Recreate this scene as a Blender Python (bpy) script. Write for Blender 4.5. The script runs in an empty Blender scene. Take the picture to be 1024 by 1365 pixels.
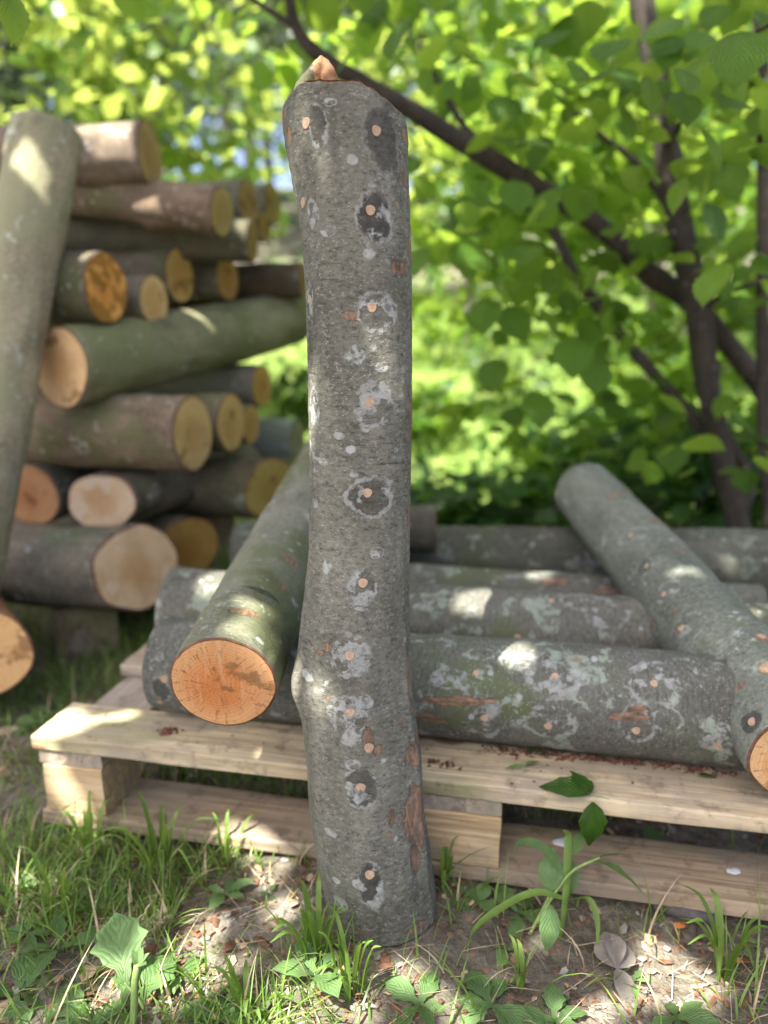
import bpy, math, random
import numpy as np
from mathutils import Vector, Matrix
from mathutils.bvhtree import BVHTree

rng = np.random.default_rng(11)
random.seed(11)
sc = bpy.context.scene
COL = sc.collection

# ------------------------------------------------------------------ camera numbers
CAMZ, PITCH, F = 0.70, math.radians(13.0), 986.0          # focal length in photo pixels (1024 x 1365)
cp, sp = math.cos(PITCH), math.sin(PITCH)

def ray(px, py):
    x, yd = px - 512.0, py - 682.5
    return np.array([x, F * cp - yd * sp, -F * sp - yd * cp]) / F

def P(px, py, depth):
    d = ray(px, py)
    return np.array([0, 0, CAMZ]) + d * depth

def PZ(px, py, z=0.0):
    d = ray(px, py)
    t = (z - CAMZ) / d[2]
    return np.array([0, 0, CAMZ]) + d * t

def proj(p):
    p = np.asarray(p, float)
    x, y, z = p[..., 0], p[..., 1], p[..., 2] - CAMZ
    dep = y * cp - z * sp
    up = y * sp + z * cp
    return 512 + F * x / dep, 682.5 - F * up / dep, dep

# ------------------------------------------------------------------ noise in numpy
def _h(ix, iy, iz):
    n = (ix * 374761393 + iy * 668265263 + iz * 2147483647 * 3 + 1013904223) & 0xffffffff
    n = ((n ^ (n >> 13)) * 1274126177) & 0xffffffff
    n = (n ^ (n >> 16)) & 0xffffffff
    return n / 4294967295.0 * 2 - 1

def vnoise(p):
    p = np.asarray(p, float)
    i = np.floor(p).astype(np.int64)
    f = p - i
    f = f * f * (3 - 2 * f)
    r = 0
    for dx in (0, 1):
        for dy in (0, 1):
            for dz in (0, 1):
                w = (f[..., 0] if dx else 1 - f[..., 0]) * (f[..., 1] if dy else 1 - f[..., 1]) * (f[..., 2] if dz else 1 - f[..., 2])
                r = r + w * _h(i[..., 0] + dx, i[..., 1] + dy, i[..., 2] + dz)
    return r

def fbm(p, oct=4):
    r, a, s = 0, 1.0, 0
    p = np.asarray(p, float)
    for k in range(oct):
        r = r + a * vnoise(p * 2 ** k + 17.3 * k)
        s += a
        a *= .5
    return r / s

# ------------------------------------------------------------------ mesh helpers
def mesh_np(name, V, faces, mats=(), midx=None, smooth=True, attrs=None, uv=None):
    """faces: array (n,4) or (n,3) or a list of such arrays"""
    if isinstance(faces, np.ndarray):
        faces = [faces]
    me = bpy.data.meshes.new(name)
    V = np.ascontiguousarray(V, dtype=np.float32)
    me.vertices.add(len(V))
    me.vertices.foreach_set('co', V.ravel())
    loops = np.concatenate([f.ravel() for f in faces]).astype(np.int32)
    tot = np.concatenate([np.full(len(f), f.shape[1], np.int32) for f in faces])
    start = np.concatenate([[0], np.cumsum(tot)[:-1]]).astype(np.int32)
    me.loops.add(len(loops))
    me.loops.foreach_set('vertex_index', loops)
    me.polygons.add(len(tot))
    me.polygons.foreach_set('loop_start', start)
    me.polygons.foreach_set('loop_total', tot)
    if midx is not None:
        me.polygons.foreach_set('material_index', np.asarray(midx, np.int32))
    me.polygons.foreach_set('use_smooth', np.full(len(tot), smooth, bool))
    for m in mats:
        me.materials.append(m)
    if attrs:
        for k, a in attrs.items():
            at = me.attributes.new(k, 'FLOAT', 'POINT')
            at.data.foreach_set('value', np.ascontiguousarray(a, np.float32))
    if uv is not None:
        u = me.uv_layers.new(name='UVMap')
        u.data.foreach_set('uv', np.ascontiguousarray(uv[loops], np.float32).ravel())
    me.update(calc_edges=True)
    me.validate()
    return me

def link(name, data, parent=None, loc=None):
    o = bpy.data.objects.new(name, data)
    COL.objects.link(o)
    if parent is not None:
        o.parent = parent
    if loc is not None:
        o.location = loc
    return o

def tag(o, label=None, cat=None, group=None, kind=None):
    if label: o['label'] = label
    if cat: o['category'] = cat
    if group: o['group'] = group
    if kind: o['kind'] = kind
    return o

def grid_faces(nr, na, closed=True):
    i = np.arange(nr - 1)[:, None]
    j = np.arange(na if closed else na - 1)[None, :]
    j2 = (j + 1) % na
    return np.stack([i * na + j, i * na + j2, (i + 1) * na + j2, (i + 1) * na + j], -1).reshape(-1, 4)

def tube(pts, radii, na=12, wob=0.0, seed=0):
    pts = np.asarray(pts, float)
    n = len(pts)
    T = np.gradient(pts, axis=0)
    T /= np.linalg.norm(T, axis=1)[:, None]
    ref = np.array([0.0, 0, 1]) if abs(T[:, 2]).mean() < .8 else np.array([0.0, 1, 0])
    X = np.cross(np.tile(ref, (n, 1)), T)
    X /= np.linalg.norm(X, axis=1)[:, None]
    Y = np.cross(T, X)
    a = np.linspace(0, 2 * math.pi, na, endpoint=False)
    R = np.asarray(radii, float)[:, None] * np.ones(na)[None]
    dirs = X[:, None] * np.cos(a)[None, :, None] + Y[:, None] * np.sin(a)[None, :, None]
    V = pts[:, None] + dirs * R[..., None]
    if wob:
        nz = fbm(V * 14 + seed, 3)
        V = V + dirs * (nz * wob * R)[..., None]
    V = V.reshape(-1, 3)
    c0, c1 = len(V), len(V) + 1
    V = np.vstack([V, pts[0], pts[-1]])
    j = np.arange(na)
    cap0 = np.stack([np.full(na, c0), (j + 1) % na, j], -1)
    b = (n - 1) * na
    cap1 = np.stack([np.full(na, c1), b + j, b + (j + 1) % na], -1)
    return V, [grid_faces(n, na), np.vstack([cap0, cap1])]

def smooth_path(ctrl, n):
    """Catmull-Rom through control rows, returns n rows"""
    c = np.asarray(ctrl, float)
    c = np.vstack([2 * c[0] - c[1], c, 2 * c[-1] - c[-2]])
    m = len(c) - 3
    t = np.linspace(0, m - 1e-6, n)
    k = t.astype(int)
    u = (t - k)[:, None]
    p0, p1, p2, p3 = c[k], c[k + 1], c[k + 2], c[k + 3]
    return .5 * (2 * p1 + (p2 - p0) * u + (2 * p0 - 5 * p1 + 4 * p2 - p3) * u ** 2 + (3 * p1 - p0 - 3 * p2 + p3) * u ** 3)

# ------------------------------------------------------------------ node helpers
class NT:
    def __init__(self, name):
        self.mat = bpy.data.materials.new(name)
        self.mat.use_nodes = True
        self.t = self.mat.node_tree
        self.t.nodes.clear()
        self.out = self.t.nodes.new('ShaderNodeOutputMaterial')
    def n(self, typ, ins=None, **props):
        nd = self.t.nodes.new('ShaderNode' + typ)
        for k, v in props.items():
            setattr(nd, k, v)
        for k, v in (ins or {}).items():
            s = nd.inputs[k]
            if isinstance(v, bpy.types.NodeSocket):
                self.t.links.new(v, s)
            else:
                if hasattr(s.default_value, '__len__') and isinstance(v, (tuple, list)) and len(v) == 3 and len(s.default_value) == 4:
                    v = (*v, 1)
                s.default_value = v
        return nd
    def noise(self, vec, scale, detail=4, rough=.55, dist=0.0):
        return self.n('TexNoise', {'Vector': vec, 'Scale': scale, 'Detail': detail, 'Roughness': rough, 'Distortion': dist}).outputs['Fac']
    def ramp(self, fac, *stops):
        nd = self.n('ValToRGB', {'Fac': fac})
        el = nd.color_ramp.elements
        while len(el) < len(stops): el.new(.5)
        for e, (p, c) in zip(el, stops):
            e.position = p
            e.color = (*c, 1) if len(c) == 3 else c
        return nd.outputs['Color']
    def mr(self, v, a, b, c=0.0, d=1.0):
        return self.n('MapRange', {'Value': v, 'From Min': a, 'From Max': b, 'To Min': c, 'To Max': d}, interpolation_type='SMOOTHSTEP').outputs['Result']
    def mix(self, f, a, b, mode='MIX'):
        nd = self.n('Mix', data_type='RGBA', blend_type=mode)
        for idx, v in ((0, f), (6, a), (7, b)):
            s = nd.inputs[idx]
            if isinstance(v, bpy.types.NodeSocket):
                self.t.links.new(v, s)
            else:
                s.default_value = (*v, 1) if isinstance(v, (tuple, list)) else v
        return nd.outputs[2]
    def m(self, op, a, b=0.0, c=0.0):
        return self.n('Math', {0: a, 1: b, 2: c}, operation=op).outputs[0]
    def mapping(self, vec, scale=(1, 1, 1), loc=(0, 0, 0), rot=(0, 0, 0)):
        return self.n('Mapping', {'Vector': vec, 'Location': loc, 'Rotation': rot, 'Scale': scale}).outputs[0]
    def obj(self, seed=True):
        c = self.n('TexCoord').outputs['Object']
        if not seed: return c
        r = self.n('ObjectInfo').outputs['Random']
        off = self.m('MULTIPLY', r, 37.0)
        return self.n('VectorMath', {0: c, 1: off}, operation='ADD').outputs[0]
    def attr(self, name):
        return self.n('Attribute', attribute_name=name).outputs['Fac']
    def bump(self, h, dist, strength=1.0, normal=None):
        ins = {'Height': h, 'Distance': dist, 'Strength': strength}
        if normal is not None: ins['Normal'] = normal
        return self.n('Bump', ins).outputs[0]
    def principled(self, color, rough=.8, normal=None, spec=.3):
        ins = {'Base Color': color, 'Roughness': rough, 'Specular IOR Level': spec}
        if normal is not None: ins['Normal'] = normal
        return self.n('BsdfPrincipled', ins).outputs[0]
    def surf(self, s):
        self.t.links.new(s, self.out.inputs['Surface'])
        return self.mat

def bark_mat(name, dark, light, lichen=.5, moss=.0, wound=.4, lichcol=(.36, .40, .36), patches=False, mosscol=(.10, .12, .055), ringz=3.0):
    t = NT(name)
    v = t.obj()
    big = t.noise(v, 7, 5, .6)
    streak = t.noise(t.mapping(v, (1, 1, .18)), 38, 4, .6)
    col = t.ramp(t.m('ADD', t.m('MULTIPLY', big, .62), t.m('MULTIPLY', streak, .4)), (.36, dark), (.66, light))
    # fine circumferential grain
    ring = t.noise(t.mapping(v, (1, 1, ringz)), 70, 6, .75)
    col = t.mix(t.mr(ring, .52, .70, 0, .45), col, tuple(c * .42 for c in dark))
    col = t.mix(t.mr(ring, .45, .30, 0, .40), col, tuple(min(1, c * 1.45) for c in light))
    mot = t.noise(t.mapping(v, (1, 1, 1.6)), 150, 6, .8)
    shift = t.noise(v, 3.2, 3, .5)
    col = t.mix(t.mr(shift, .50, .64, 0, .45), col, tuple(c * .62 for c in light))
    col = t.mix(t.mr(shift, .46, .34, 0, .45), col, tuple(min(1, c * 1.15) for c in light))
    wr = t.noise(t.mapping(v, (1, 1, 11)), 30, 4, .65, .3)
    wrm = t.mr(t.noise(t.mapping(v, (1, 1, 1), (6, 3, 2)), 5, 2), .46, .60)
    col = t.mix(t.m('MULTIPLY', t.mr(wr, .55, .66, 0, .6), wrm), col, tuple(c * .4 for c in dark))
    col = t.mix(t.mr(mot, .52, .64, 0, .72), col, tuple(c * .45 for c in dark))
    col = t.mix(t.mr(mot, .46, .36, 0, .60), col, tuple(min(1, c * 1.55) for c in light))
    # green algae
    if moss > 0:
        mf = t.noise(v, 4.5, 5, .65)
        col = t.mix(t.mr(mf, .62 - moss * .35, .78 - moss * .35, 0, .85), col, mosscol)
    # crusty lichen
    ln = t.noise(v, 17, 4, .6, .4)
    lf = t.noise(v, 75, 5, .75)
    lsum = t.m('ADD', ln, t.m('MULTIPLY', t.m('SUBTRACT', lf, .5), .42))
    lm = t.mr(lsum, .735 - lichen * .21, .80 - lichen * .21, 0, .8)
    fade = t.mr(lf, .38, .56, .25, 1)
    lm = t.m('MULTIPLY', lm, fade)
    ltint = t.mix(t.mr(t.noise(v, 5, 2), .42, .6), lichcol, (.29, .30, .29))
    col = t.mix(lm, col, ltint)
    # pale lenticels
    vz = t.mapping(v, (1, 1, 1.5))
    vd = t.n('TexVoronoi', {'Vector': vz, 'Scale': 150.0, 'Randomness': 1.0}).outputs['Distance']
    spk = t.m('MULTIPLY', t.mr(vd, .24, .13), t.mr(t.noise(v, 30, 3), .42, .56))
    col = t.mix(t.m('MULTIPLY', spk, .5), col, (.40, .37, .31))
    vd2 = t.n('TexVoronoi', {'Vector': t.mapping(v, (1, 1, 1.3), (3, 1, 2)), 'Scale': 30.0}).outputs['Distance']
    sp2 = t.m('MULTIPLY', t.mr(t.m('ADD', vd2, t.m('MULTIPLY', lf, .35)), .36, .30), t.mr(t.noise(v, 9, 2), .5, .62))
    col = t.mix(t.m('MULTIPLY', sp2, .7), col, (.40, .42, .41))
    # bare orange scrapes
    wn = t.noise(t.mapping(v, (1, 1, .8), (5, 2, 9)), 13, 4, .62, .6)
    wm = t.mr(wn, .78 - wound * .13, .80 - wound * .13)
    wcol = t.ramp(t.noise(v, 120, 5, .7), (.32, (.08, .040, .024)), (.52, (.24, .125, .07)), (.7, (.40, .22, .12)))
    col = t.mix(t.m('MULTIPLY', wm, .9), col, wcol)
    h = t.m('ADD', t.m('MULTIPLY', ring, .6), t.m('MULTIPLY', lm, .25))
    h = t.m('ADD', h, t.m('MULTIPLY', spk, .35))
    h = t.m('ADD', h, t.m('MULTIPLY', t.noise(v, 24, 5, .65), .9))
    rough = .82
    if patches:
        d = t.attr('pd'); k = t.attr('pk'); w = t.attr('pw'); s = t.attr('scar')
        nn = t.noise(v, 60, 4, .65)
        n2 = t.noise(t.mapping(v, (1, 1, 1), (4, 4, 1)), 120, 4, .7)
        dn = t.m('ADD', t.m('ADD', d, t.m('MULTIPLY', t.m('SUBTRACT', t.noise(v, 32, 3, .6), .5), .55)), t.m('MULTIPLY', t.m('SUBTRACT', t.noise(v, 130, 4, .7), .5), .55))
        inside = t.mr(dn, 1.04, .84)
        dkc = t.mix(t.mr(n2, .35, .7), (.028, .027, .024), (.065, .062, .056))
        col = t.mix(t.m('MULTIPLY', t.m('MULTIPLY', inside, k), .88), col, dkc)
        rim = t.m('MULTIPLY', t.mr(dn, .80, .88), t.mr(dn, 1.08, 1.02))
        rimn = t.mr(t.noise(v, 48, 3, .6), .46, .53, .06, 1)
        blotch = t.m('MULTIPLY', t.mr(t.m('ADD', t.noise(t.mapping(v, (1, 1, 1), (8, 2, 5)), 44, 4, .55), t.m('MULTIPLY', w, .22)), .625, .675), inside)
        wm2 = t.m('MAXIMUM', t.m('MULTIPLY', t.m('MULTIPLY', rim, rimn), .8), blotch)
        wm2 = t.m('MULTIPLY', t.m('MULTIPLY', wm2, t.mr(w, .0, .35)), t.mr(n2, .36, .48, .45, 1))
        wc = t.mix(t.mr(n2, .3, .7), (.20, .21, .195), (.36, .37, .345))
        col = t.mix(t.m('MULTIPLY', wm2, .82), col, wc)
        h = t.m('ADD', h, t.m('MULTIPLY', wm2, .3))
        sn = t.m('ADD', t.m('ADD', s, t.m('MULTIPLY', t.m('SUBTRACT', nn, .5), 1.1)), t.m('MULTIPLY', t.m('SUBTRACT', t.noise(t.mapping(v, (1, 1, .35)), 170, 4, .7), .5), 1.0))
        sm = t.mr(sn, .62, .70)
        scol = t.ramp(t.noise(t.mapping(v, (1, 1, .25)), 190, 5, .7), (.34, (.05, .028, .018)), (.50, (.19, .11, .07)), (.62, (.36, .19, .10)), (.72, (.30, .24, .19)))
        col = t.mix(t.m('MULTIPLY', sm, .70), col, scol)
        h = t.m('SUBTRACT', h, t.m('MULTIPLY', sm, .9))
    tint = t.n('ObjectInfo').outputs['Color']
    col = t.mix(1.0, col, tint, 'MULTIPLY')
    nrm = t.bump(h, .0022, .9)
    return t.surf(t.principled(col, rough, nrm, .22))

def endgrain_mat(name, heart, sap, rays=.7, stain=.3, staincol=(.22, .12, .05), streaks=False):
    t = NT(name)
    c = t.obj(False)
    v = t.obj()
    warp = t.n('VectorMath', {0: c, 1: (-.008, .004, 0)}, operation='ADD').outputs[0]
    sx = t.n('SeparateXYZ', {0: warp})
    x, y = sx.outputs[0], sx.outputs[1]
    r = t.m('SQRT', t.m('ADD', t.m('MULTIPLY', x, x), t.m('MULTIPLY', y, y)))
    r2 = t.m('ADD', r, t.m('MULTIPLY', t.m('SUBTRACT', t.noise(v, 18, 3), .5), .022))
    heartm = t.mr(r2, .058, .018)
    col = t.mix(heartm, sap, heart)
    big = t.noise(v, 14, 4, .6)
    col = t.mix(t.mr(big, .45, .68, 0, .5), col, tuple(q * .78 for q in heart))
    rings = t.m('SINE', t.m('MULTIPLY', r2, 1500.0))
    col = t.mix(t.mr(rings, .2, 1, 0, .22), col, tuple(q * .5 for q in heart))
    th = t.m('ARCTAN2', y, x)
    cv = t.n('CombineXYZ', {0: t.m('MULTIPLY', t.m('COSINE', th), 2.2), 1: t.m('MULTIPLY', t.m('SINE', th), 2.2), 2: t.m('MULTIPLY', r, 7.0)}).outputs[0]
    ry = t.noise(cv, 9, 3, .6)
    dark = t.mr(ry, .585, .66)
    col = t.mix(t.m('MULTIPLY', dark, rays), col, tuple(q * .40 for q in heart))
    lite = t.mr(t.noise(t.mapping(cv, (1, 1, 2), (4, 7, 3)), 16, 2, .5), .66, .72)
    lite = t.m('MULTIPLY', lite, t.mr(t.noise(v, 40, 2), .5, .6))
    col = t.mix(t.m('MULTIPLY', lite, rays * .8), col, (.72, .58, .46))
    saw = t.noise(t.mapping(c, (1, .06, 1), (0, 0, 0), (0, 0, .9)), 190, 3, .6)
    col = t.mix(t.mr(saw, .5, .66, 0, .32), col, (.62, .46, .30))
    st = t.mr(t.noise(t.mapping(v, (1, 1, 1), (3, 8, 1)), 16, 4, .6), .68 - stain * .25, .74 - stain * .25)
    col = t.mix(t.m('MULTIPLY', st, .75), col, staincol)
    dirt = t.mr(t.noise(v, 160, 4, .7), .62, .74)
    col = t.mix(t.m('MULTIPLY', dirt, .35), col, (.14, .08, .04))
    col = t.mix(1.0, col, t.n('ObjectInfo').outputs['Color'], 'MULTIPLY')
    h = t.m('SUBTRACT', t.m('MULTIPLY', saw, .7), t.m('MULTIPLY', dark, .6))
    return t.surf(t.principled(col, .75, t.bump(h, .001, .8), .25))

def wood_mat(name, a, b, grey=.3, dirt=.4, green=.0):
    """grain runs along local X"""
    t = NT(name)
    v = t.obj()
    g = t.noise(t.mapping(v, (.10, 1, 1)), 42, 6, .62, .6)
    g2 = t.noise(t.mapping(v, (.03, 1, 1)), 210, 4, .65)
    wav = t.n('TexWave', {'Vector': t.mapping(v, (.10, 1, .8)), 'Scale': 16.0, 'Distortion': 9.0, 'Detail': 3.0, 'Detail Scale': 1.3}, bands_direction='Y').outputs['Fac']
    col = t.ramp(t.m('ADD', t.m('MULTIPLY', g, .75), t.m('MULTIPLY', wav, .2)), (.32, a), (.66, b))
    col = t.mix(t.mr(g2, .48, .66, 0, .62), col, tuple(q * .45 for q in a))
    g3 = t.noise(t.mapping(v, (.05, 1, 1), (1, 4, 2)), 75, 5, .7)
    col = t.mix(t.mr(g3, .54, .66, 0, .5), col, tuple(q * .6 for q in a))
    gr = t.noise(t.mapping(v, (.5, 1, 1)), 9, 5, .6)
    col = t.mix(t.mr(gr, .56 - grey * .2, .72 - grey * .2, 0, .7), col, (.27, .24, .20))
    if green > 0:
        col = t.mix(t.mr(t.noise(t.mapping(v, (.4, 1, 1), (2, 5, 1)), 7, 3), .62 - green * .25, .75 - green * .25, 0, .6), col, (.22, .23, .11))
    dn = t.mr(t.noise(v, 30, 5, .7), .62 - dirt * .12, .75 - dirt * .1)
    col = t.mix(t.m('MULTIPLY', dn, .5), col, (.11, .08, .055))
    kd = t.n('TexVoronoi', {'Vector': t.mapping(v, (.55, 1, 1)), 'Scale': 7.5}).outputs['Distance']
    col = t.mix(t.mr(kd, .115, .07, 0, .7), col, (.19, .09, .04))
    col = t.mix(1.0, col, t.n('ObjectInfo').outputs['Color'], 'MULTIPLY')
    h = t.m('ADD', t.m('MULTIPLY', g2, .7), g)
    return t.surf(t.principled(col, .78, t.bump(h, .0016, .8), .22))

def leaf_mat(name, lo, hi, trans, tw=.45, rough=.42, veins=True, vamt=.35, vfreq=34.0, vb=.0045):
    t = NT(name)
    r = t.attr('rnd')
    col = t.mix(r, lo, hi)
    tcol = t.mix(r, tuple(c * .72 for c in trans), trans)
    nrm = None
    if veins:
        uv = t.n('TexCoord').outputs['UV']
        s = t.n('SeparateXYZ', {0: uv})
        au = t.m('ABSOLUTE', s.outputs[0])
        ph = t.m('SUBTRACT', s.outputs[1], t.m('MULTIPLY', au, .55))
        lat = t.m('ABSOLUTE', t.m('SINE', t.m('MULTIPLY', ph, vfreq)))
        vein = t.m('MAXIMUM', t.mr(lat, .16, .03), t.mr(au, .05, .02))
        col = t.mix(t.m('MULTIPLY', vein, vamt), col, tuple(min(1, c * 1.9) for c in hi))
        tcol = t.mix(t.m('MULTIPLY', vein, vamt), tcol, tuple(c * .45 for c in trans))
        nrm = t.bump(lat, vb, .75)
    ob = t.obj()
    bl = t.mr(t.noise(ob, 55, 3), .40, .70, .78, 1.08)
    bc = t.n('CombineColor', {0: bl, 1: bl, 2: bl}).outputs[0]
    col = t.mix(1.0, col, bc, 'MULTIPLY')
    p = t.principled(col, rough, nrm, .4)
    ins = {'Color': tcol}
    if nrm is not None: ins['Normal'] = nrm
    tr = t.n('BsdfTranslucent', ins).outputs[0]
    return t.surf(t.n('MixShader', {0: tw, 1: p, 2: tr}).outputs[0])

def plain_mat(name, a, b, scale=60, rough=.85, bump=.001, trans=None):
    t = NT(name)
    v = t.obj()
    f = t.noise(v, scale, 5, .65)
    col = t.ramp(f, (.3, a), (.7, b))
    p = t.principled(col, rough, t.bump(f, bump, .8), .2)
    if trans:
        tr = t.n('BsdfTranslucent', {'Color': trans}).outputs[0]
        p = t.n('MixShader', {0: .3, 1: p, 2: tr}).outputs[0]
    return t.surf(p)

M = {}
M['hero'] = bark_mat('bark_grey_smooth', (.066, .066, .051), (.190, .187, .150), lichen=.34, wound=.30, patches=True)
M['bark_r'] = bark_mat('bark_grey_green', (.075, .084, .066), (.190, .205, .168), lichen=.50, moss=.10, wound=.50, patches=True)
M['bark_a'] = bark_mat('bark_lichened', (.070, .070, .058), (.155, .155, .130), lichen=.80, moss=.30, wound=.35, lichcol=(.27, .32, .25), patches=True)
M['bark_l'] = bark_mat('bark_olive', (.095, .098, .075), (.20, .205, .165), lichen=.45, moss=.32, wound=.30, patches=True)
M['bark_s'] = bark_mat('bark_stack', (.060, .052, .038), (.200, .172, .125), lichen=.55, moss=.35, wound=.25)
M['bark_m'] = bark_mat('bark_mossy', (.060, .056, .040), (.185, .175, .120), lichen=.30, moss=.48, wound=.15, mosscol=(.11, .115, .06))
M['bark_lean'] = bark_mat('bark_pale', (.110, .100, .072), (.300, .265, .195), lichen=.62, moss=.45, wound=.32, mosscol=(.20, .20, .13))
M['cut_orange'] = endgrain_mat('cut_orange', (.56, .225, .075), (.62, .37, .175), .6, .3)
M['cut_tan'] = endgrain_mat('cut_tan', (.54, .35, .16), (.64, .47, .25), .55, .40)
M['cut_stain'] = endgrain_mat('cut_stained', (.50, .22, .05), (.62, .30, .09), .3, .95, (.17, .085, .012))
M['cut_grey'] = endgrain_mat('cut_grey', (.42, .31, .19), (.52, .44, .34), .4, .5, (.50, .47, .42))
M['rim'] = plain_mat('bark_rim', (.07, .04, .03), (.22, .11, .07), 90)
M['plug'] = plain_mat('dowel_wood', (.30, .19, .12), (.47, .34, .235), 220, .7, .0004)
M['scarwood'] = plain_mat('torn_wood', (.10, .05, .025), (.36, .19, .095), 75, .8, .004)
M['board_pale'] = wood_mat('pallet_board_pale', (.42, .34, .215), (.64, .54, .37), .6, .85, .3)
M['board_grey'] = wood_mat('pallet_board_grey', (.28, .22, .155), (.45, .375, .275), .8, .9, .15)
M['block'] = wood_mat('pallet_block_wood', (.42, .30, .17), (.56, .43, .27), .3, .4)
M['beam'] = wood_mat('old_beam', (.12, .10, .06), (.22, .18, .11), .4, .7, .6)
M['twig'] = bark_mat('hazel_bark', (.024, .020, .016), (.075, .062, .050), lichen=.2, wound=.05)
M['trunk_far'] = bark_mat('far_trunk_bark', (.06, .052, .045), (.15, .13, .115), lichen=.4, wound=.0)
M['hazel'] = leaf_mat('hazel_leaf', (.030, .090, .010), (.080, .175, .020), (.46, .68, .075), .48)
M['hazel_y'] = leaf_mat('yellow_green_leaf', (.04, .11, .015), (.09, .18, .025), (.42, .52, .10), .52, veins=False)
M['shade'] = leaf_mat('shade_tree_leaf', (.035, .09, .02), (.07, .14, .03), (.16, .26, .05), .30, veins=False)
M['far'] = leaf_mat('far_leaf', (.03, .075, .018), (.085, .15, .04), (.24, .36, .06), .45, veins=False)
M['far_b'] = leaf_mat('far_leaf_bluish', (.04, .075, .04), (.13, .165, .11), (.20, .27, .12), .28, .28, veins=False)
M['weed'] = leaf_mat('weed_leaf', (.085, .165, .050), (.17, .29, .10), (.28, .42, .08), .35, .55, vamt=.10, vfreq=19.0, vb=.0006)
M['creeper'] = leaf_mat('creeper_leaf', (.020, .075, .008), (.050, .125, .012), (.14, .30, .02), .35, .32, vb=.0015, vfreq=24.0)
M['shrub'] = leaf_mat('shrub_leaf', (.020, .065, .012), (.050, .120, .022), (.16, .32, .03), .4, .45, veins=False)
M['grass'] = leaf_mat('grass_blade', (.070, .150, .022), (.210, .330, .07), (.36, .54, .06), .38, .45, veins=False)
M['meadow'] = leaf_mat('meadow_blade', (.07, .15, .025), (.20, .30, .07), (.40, .55, .09), .42, .5, veins=False)
M['straw'] = plain_mat('dry_straw', (.28, .21, .12), (.52, .43, .29), 40)
M['chip_brown'] = plain_mat('brown_crumb', (.07, .038, .022), (.17, .085, .05), 80)
M['chip_red'] = plain_mat('reddish_scale', (.09, .035, .022), (.23, .10, .065), 80)
M['chip_tan'] = plain_mat('tan_chip', (.30, .20, .12), (.50, .36, .23), 80)
M['chip_grey'] = plain_mat('grey_flake', (.16, .14, .12), (.30, .28, .25), 60)
M['dryleaf'] = plain_mat('dry_grey_leaf', (.12, .105, .085), (.24, .215, .18), 35, .8, .002)
M['lichenbit'] = plain_mat('white_lichen', (.50, .53, .58), (.68, .70, .74), 90)
M['stick'] = plain_mat('dark_stick', (.03, .028, .026), (.11, .10, .095), 60, .9, .003)
M['stem'] = plain_mat('green_stem', (.12, .20, .05), (.26, .34, .12), 50, .6, .0005)
M['orange'] = plain_mat('orange_flake', (.55, .16, .04), (.70, .26, .08), 50)

# ------------------------------------------------------------------ terrain
def gh(x, y):
    x = np.asarray(x, float); y = np.asarray(y, float)
    p = np.stack([x, y, np.zeros_like(x)], -1)
    base = np.where(y < 3.2, 0, np.where(y < 8.5, (y - 3.2) * .19, 1.007 + (y - 8.5) * .27))
    base = np.minimum(base, 5.5)
    base = base * (1 + .10 * vnoise(p * .35))
    near = np.clip((2.6 - y) / 1.0, 0, 1) * np.clip((2.0 - np.abs(x)) / .6, 0, 1)
    h = base + .02 * vnoise(p * 1.1 + 3) * (1 + y * .03)
    h = h + near * (.013 * fbm(p * 7 + 9, 4) + .006 * fbm(p * 34, 3))
    h = h + .030 * np.exp(-(x ** 2 + (y - .75) ** 2) / (2 * .11 ** 2))      # soil heaped round the upright log
    return h - .012

def ground_material():
    t = NT('ground')
    v = t.n('TexCoord').outputs['Object']
    n1 = t.noise(v, 5, 6, .65)
    n2 = t.noise(v, 45, 6, .7)
    n3 = t.noise(v, 190, 4, .7)
    col = t.ramp(t.m('ADD', t.m('MULTIPLY', n1, .5), t.m('MULTIPLY', n2, .5)), (.34, (.062, .054, .040)), (.50, (.145, .128, .098)), (.66, (.265, .243, .198)))
    col = t.mix(t.mr(n3, .55, .72, 0, .5), col, (.05, .035, .024))
    vd = t.n('TexVoronoi', {'Vector': v, 'Scale': 85.0}).outputs['Color']
    vdd = t.n('TexVoronoi', {'Vector': v, 'Scale': 85.0}).outputs['Distance']
    s = t.n('SeparateColor', {0: vd})
    col = t.mix(t.m('MULTIPLY', t.mr(s.outputs[0], .72, .8), t.mr(vdd, .42, .3, 0, .8)), col, (.26, .15, .09))
    sy = t.n('SeparateXYZ', {0: v}).outputs[1]
    far = t.mr(sy, 2.4, 3.3)
    meadow = t.ramp(t.noise(v, 2.2, 5, .65), (.3, (.09, .15, .03)), (.55, (.17, .24, .06)), (.75, (.30, .30, .14)))
    col = t.mix(far, col, meadow)
    bank = t.mr(t.m('ADD', sy, t.m('MULTIPLY', t.noise(v, .8, 4), 3.0)), 11.2, 12.4)
    litter = t.ramp(t.noise(v, 3.5, 6, .7), (.3, (.10, .085, .07)), (.45, (.20, .16, .15)), (.54, (.07, .12, .03)), (.72, (.28, .24, .22)))
    col = t.mix(bank, col, litter)
    h = t.m('ADD', n2, t.m('MULTIPLY', n3, .35))
    h = t.m('ADD', h, t.m('MULTIPLY', vdd, -.35))
    return t.surf(t.principled(col, .95, t.bump(h, .011, .9), .1))
M['ground'] = ground_material()

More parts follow.
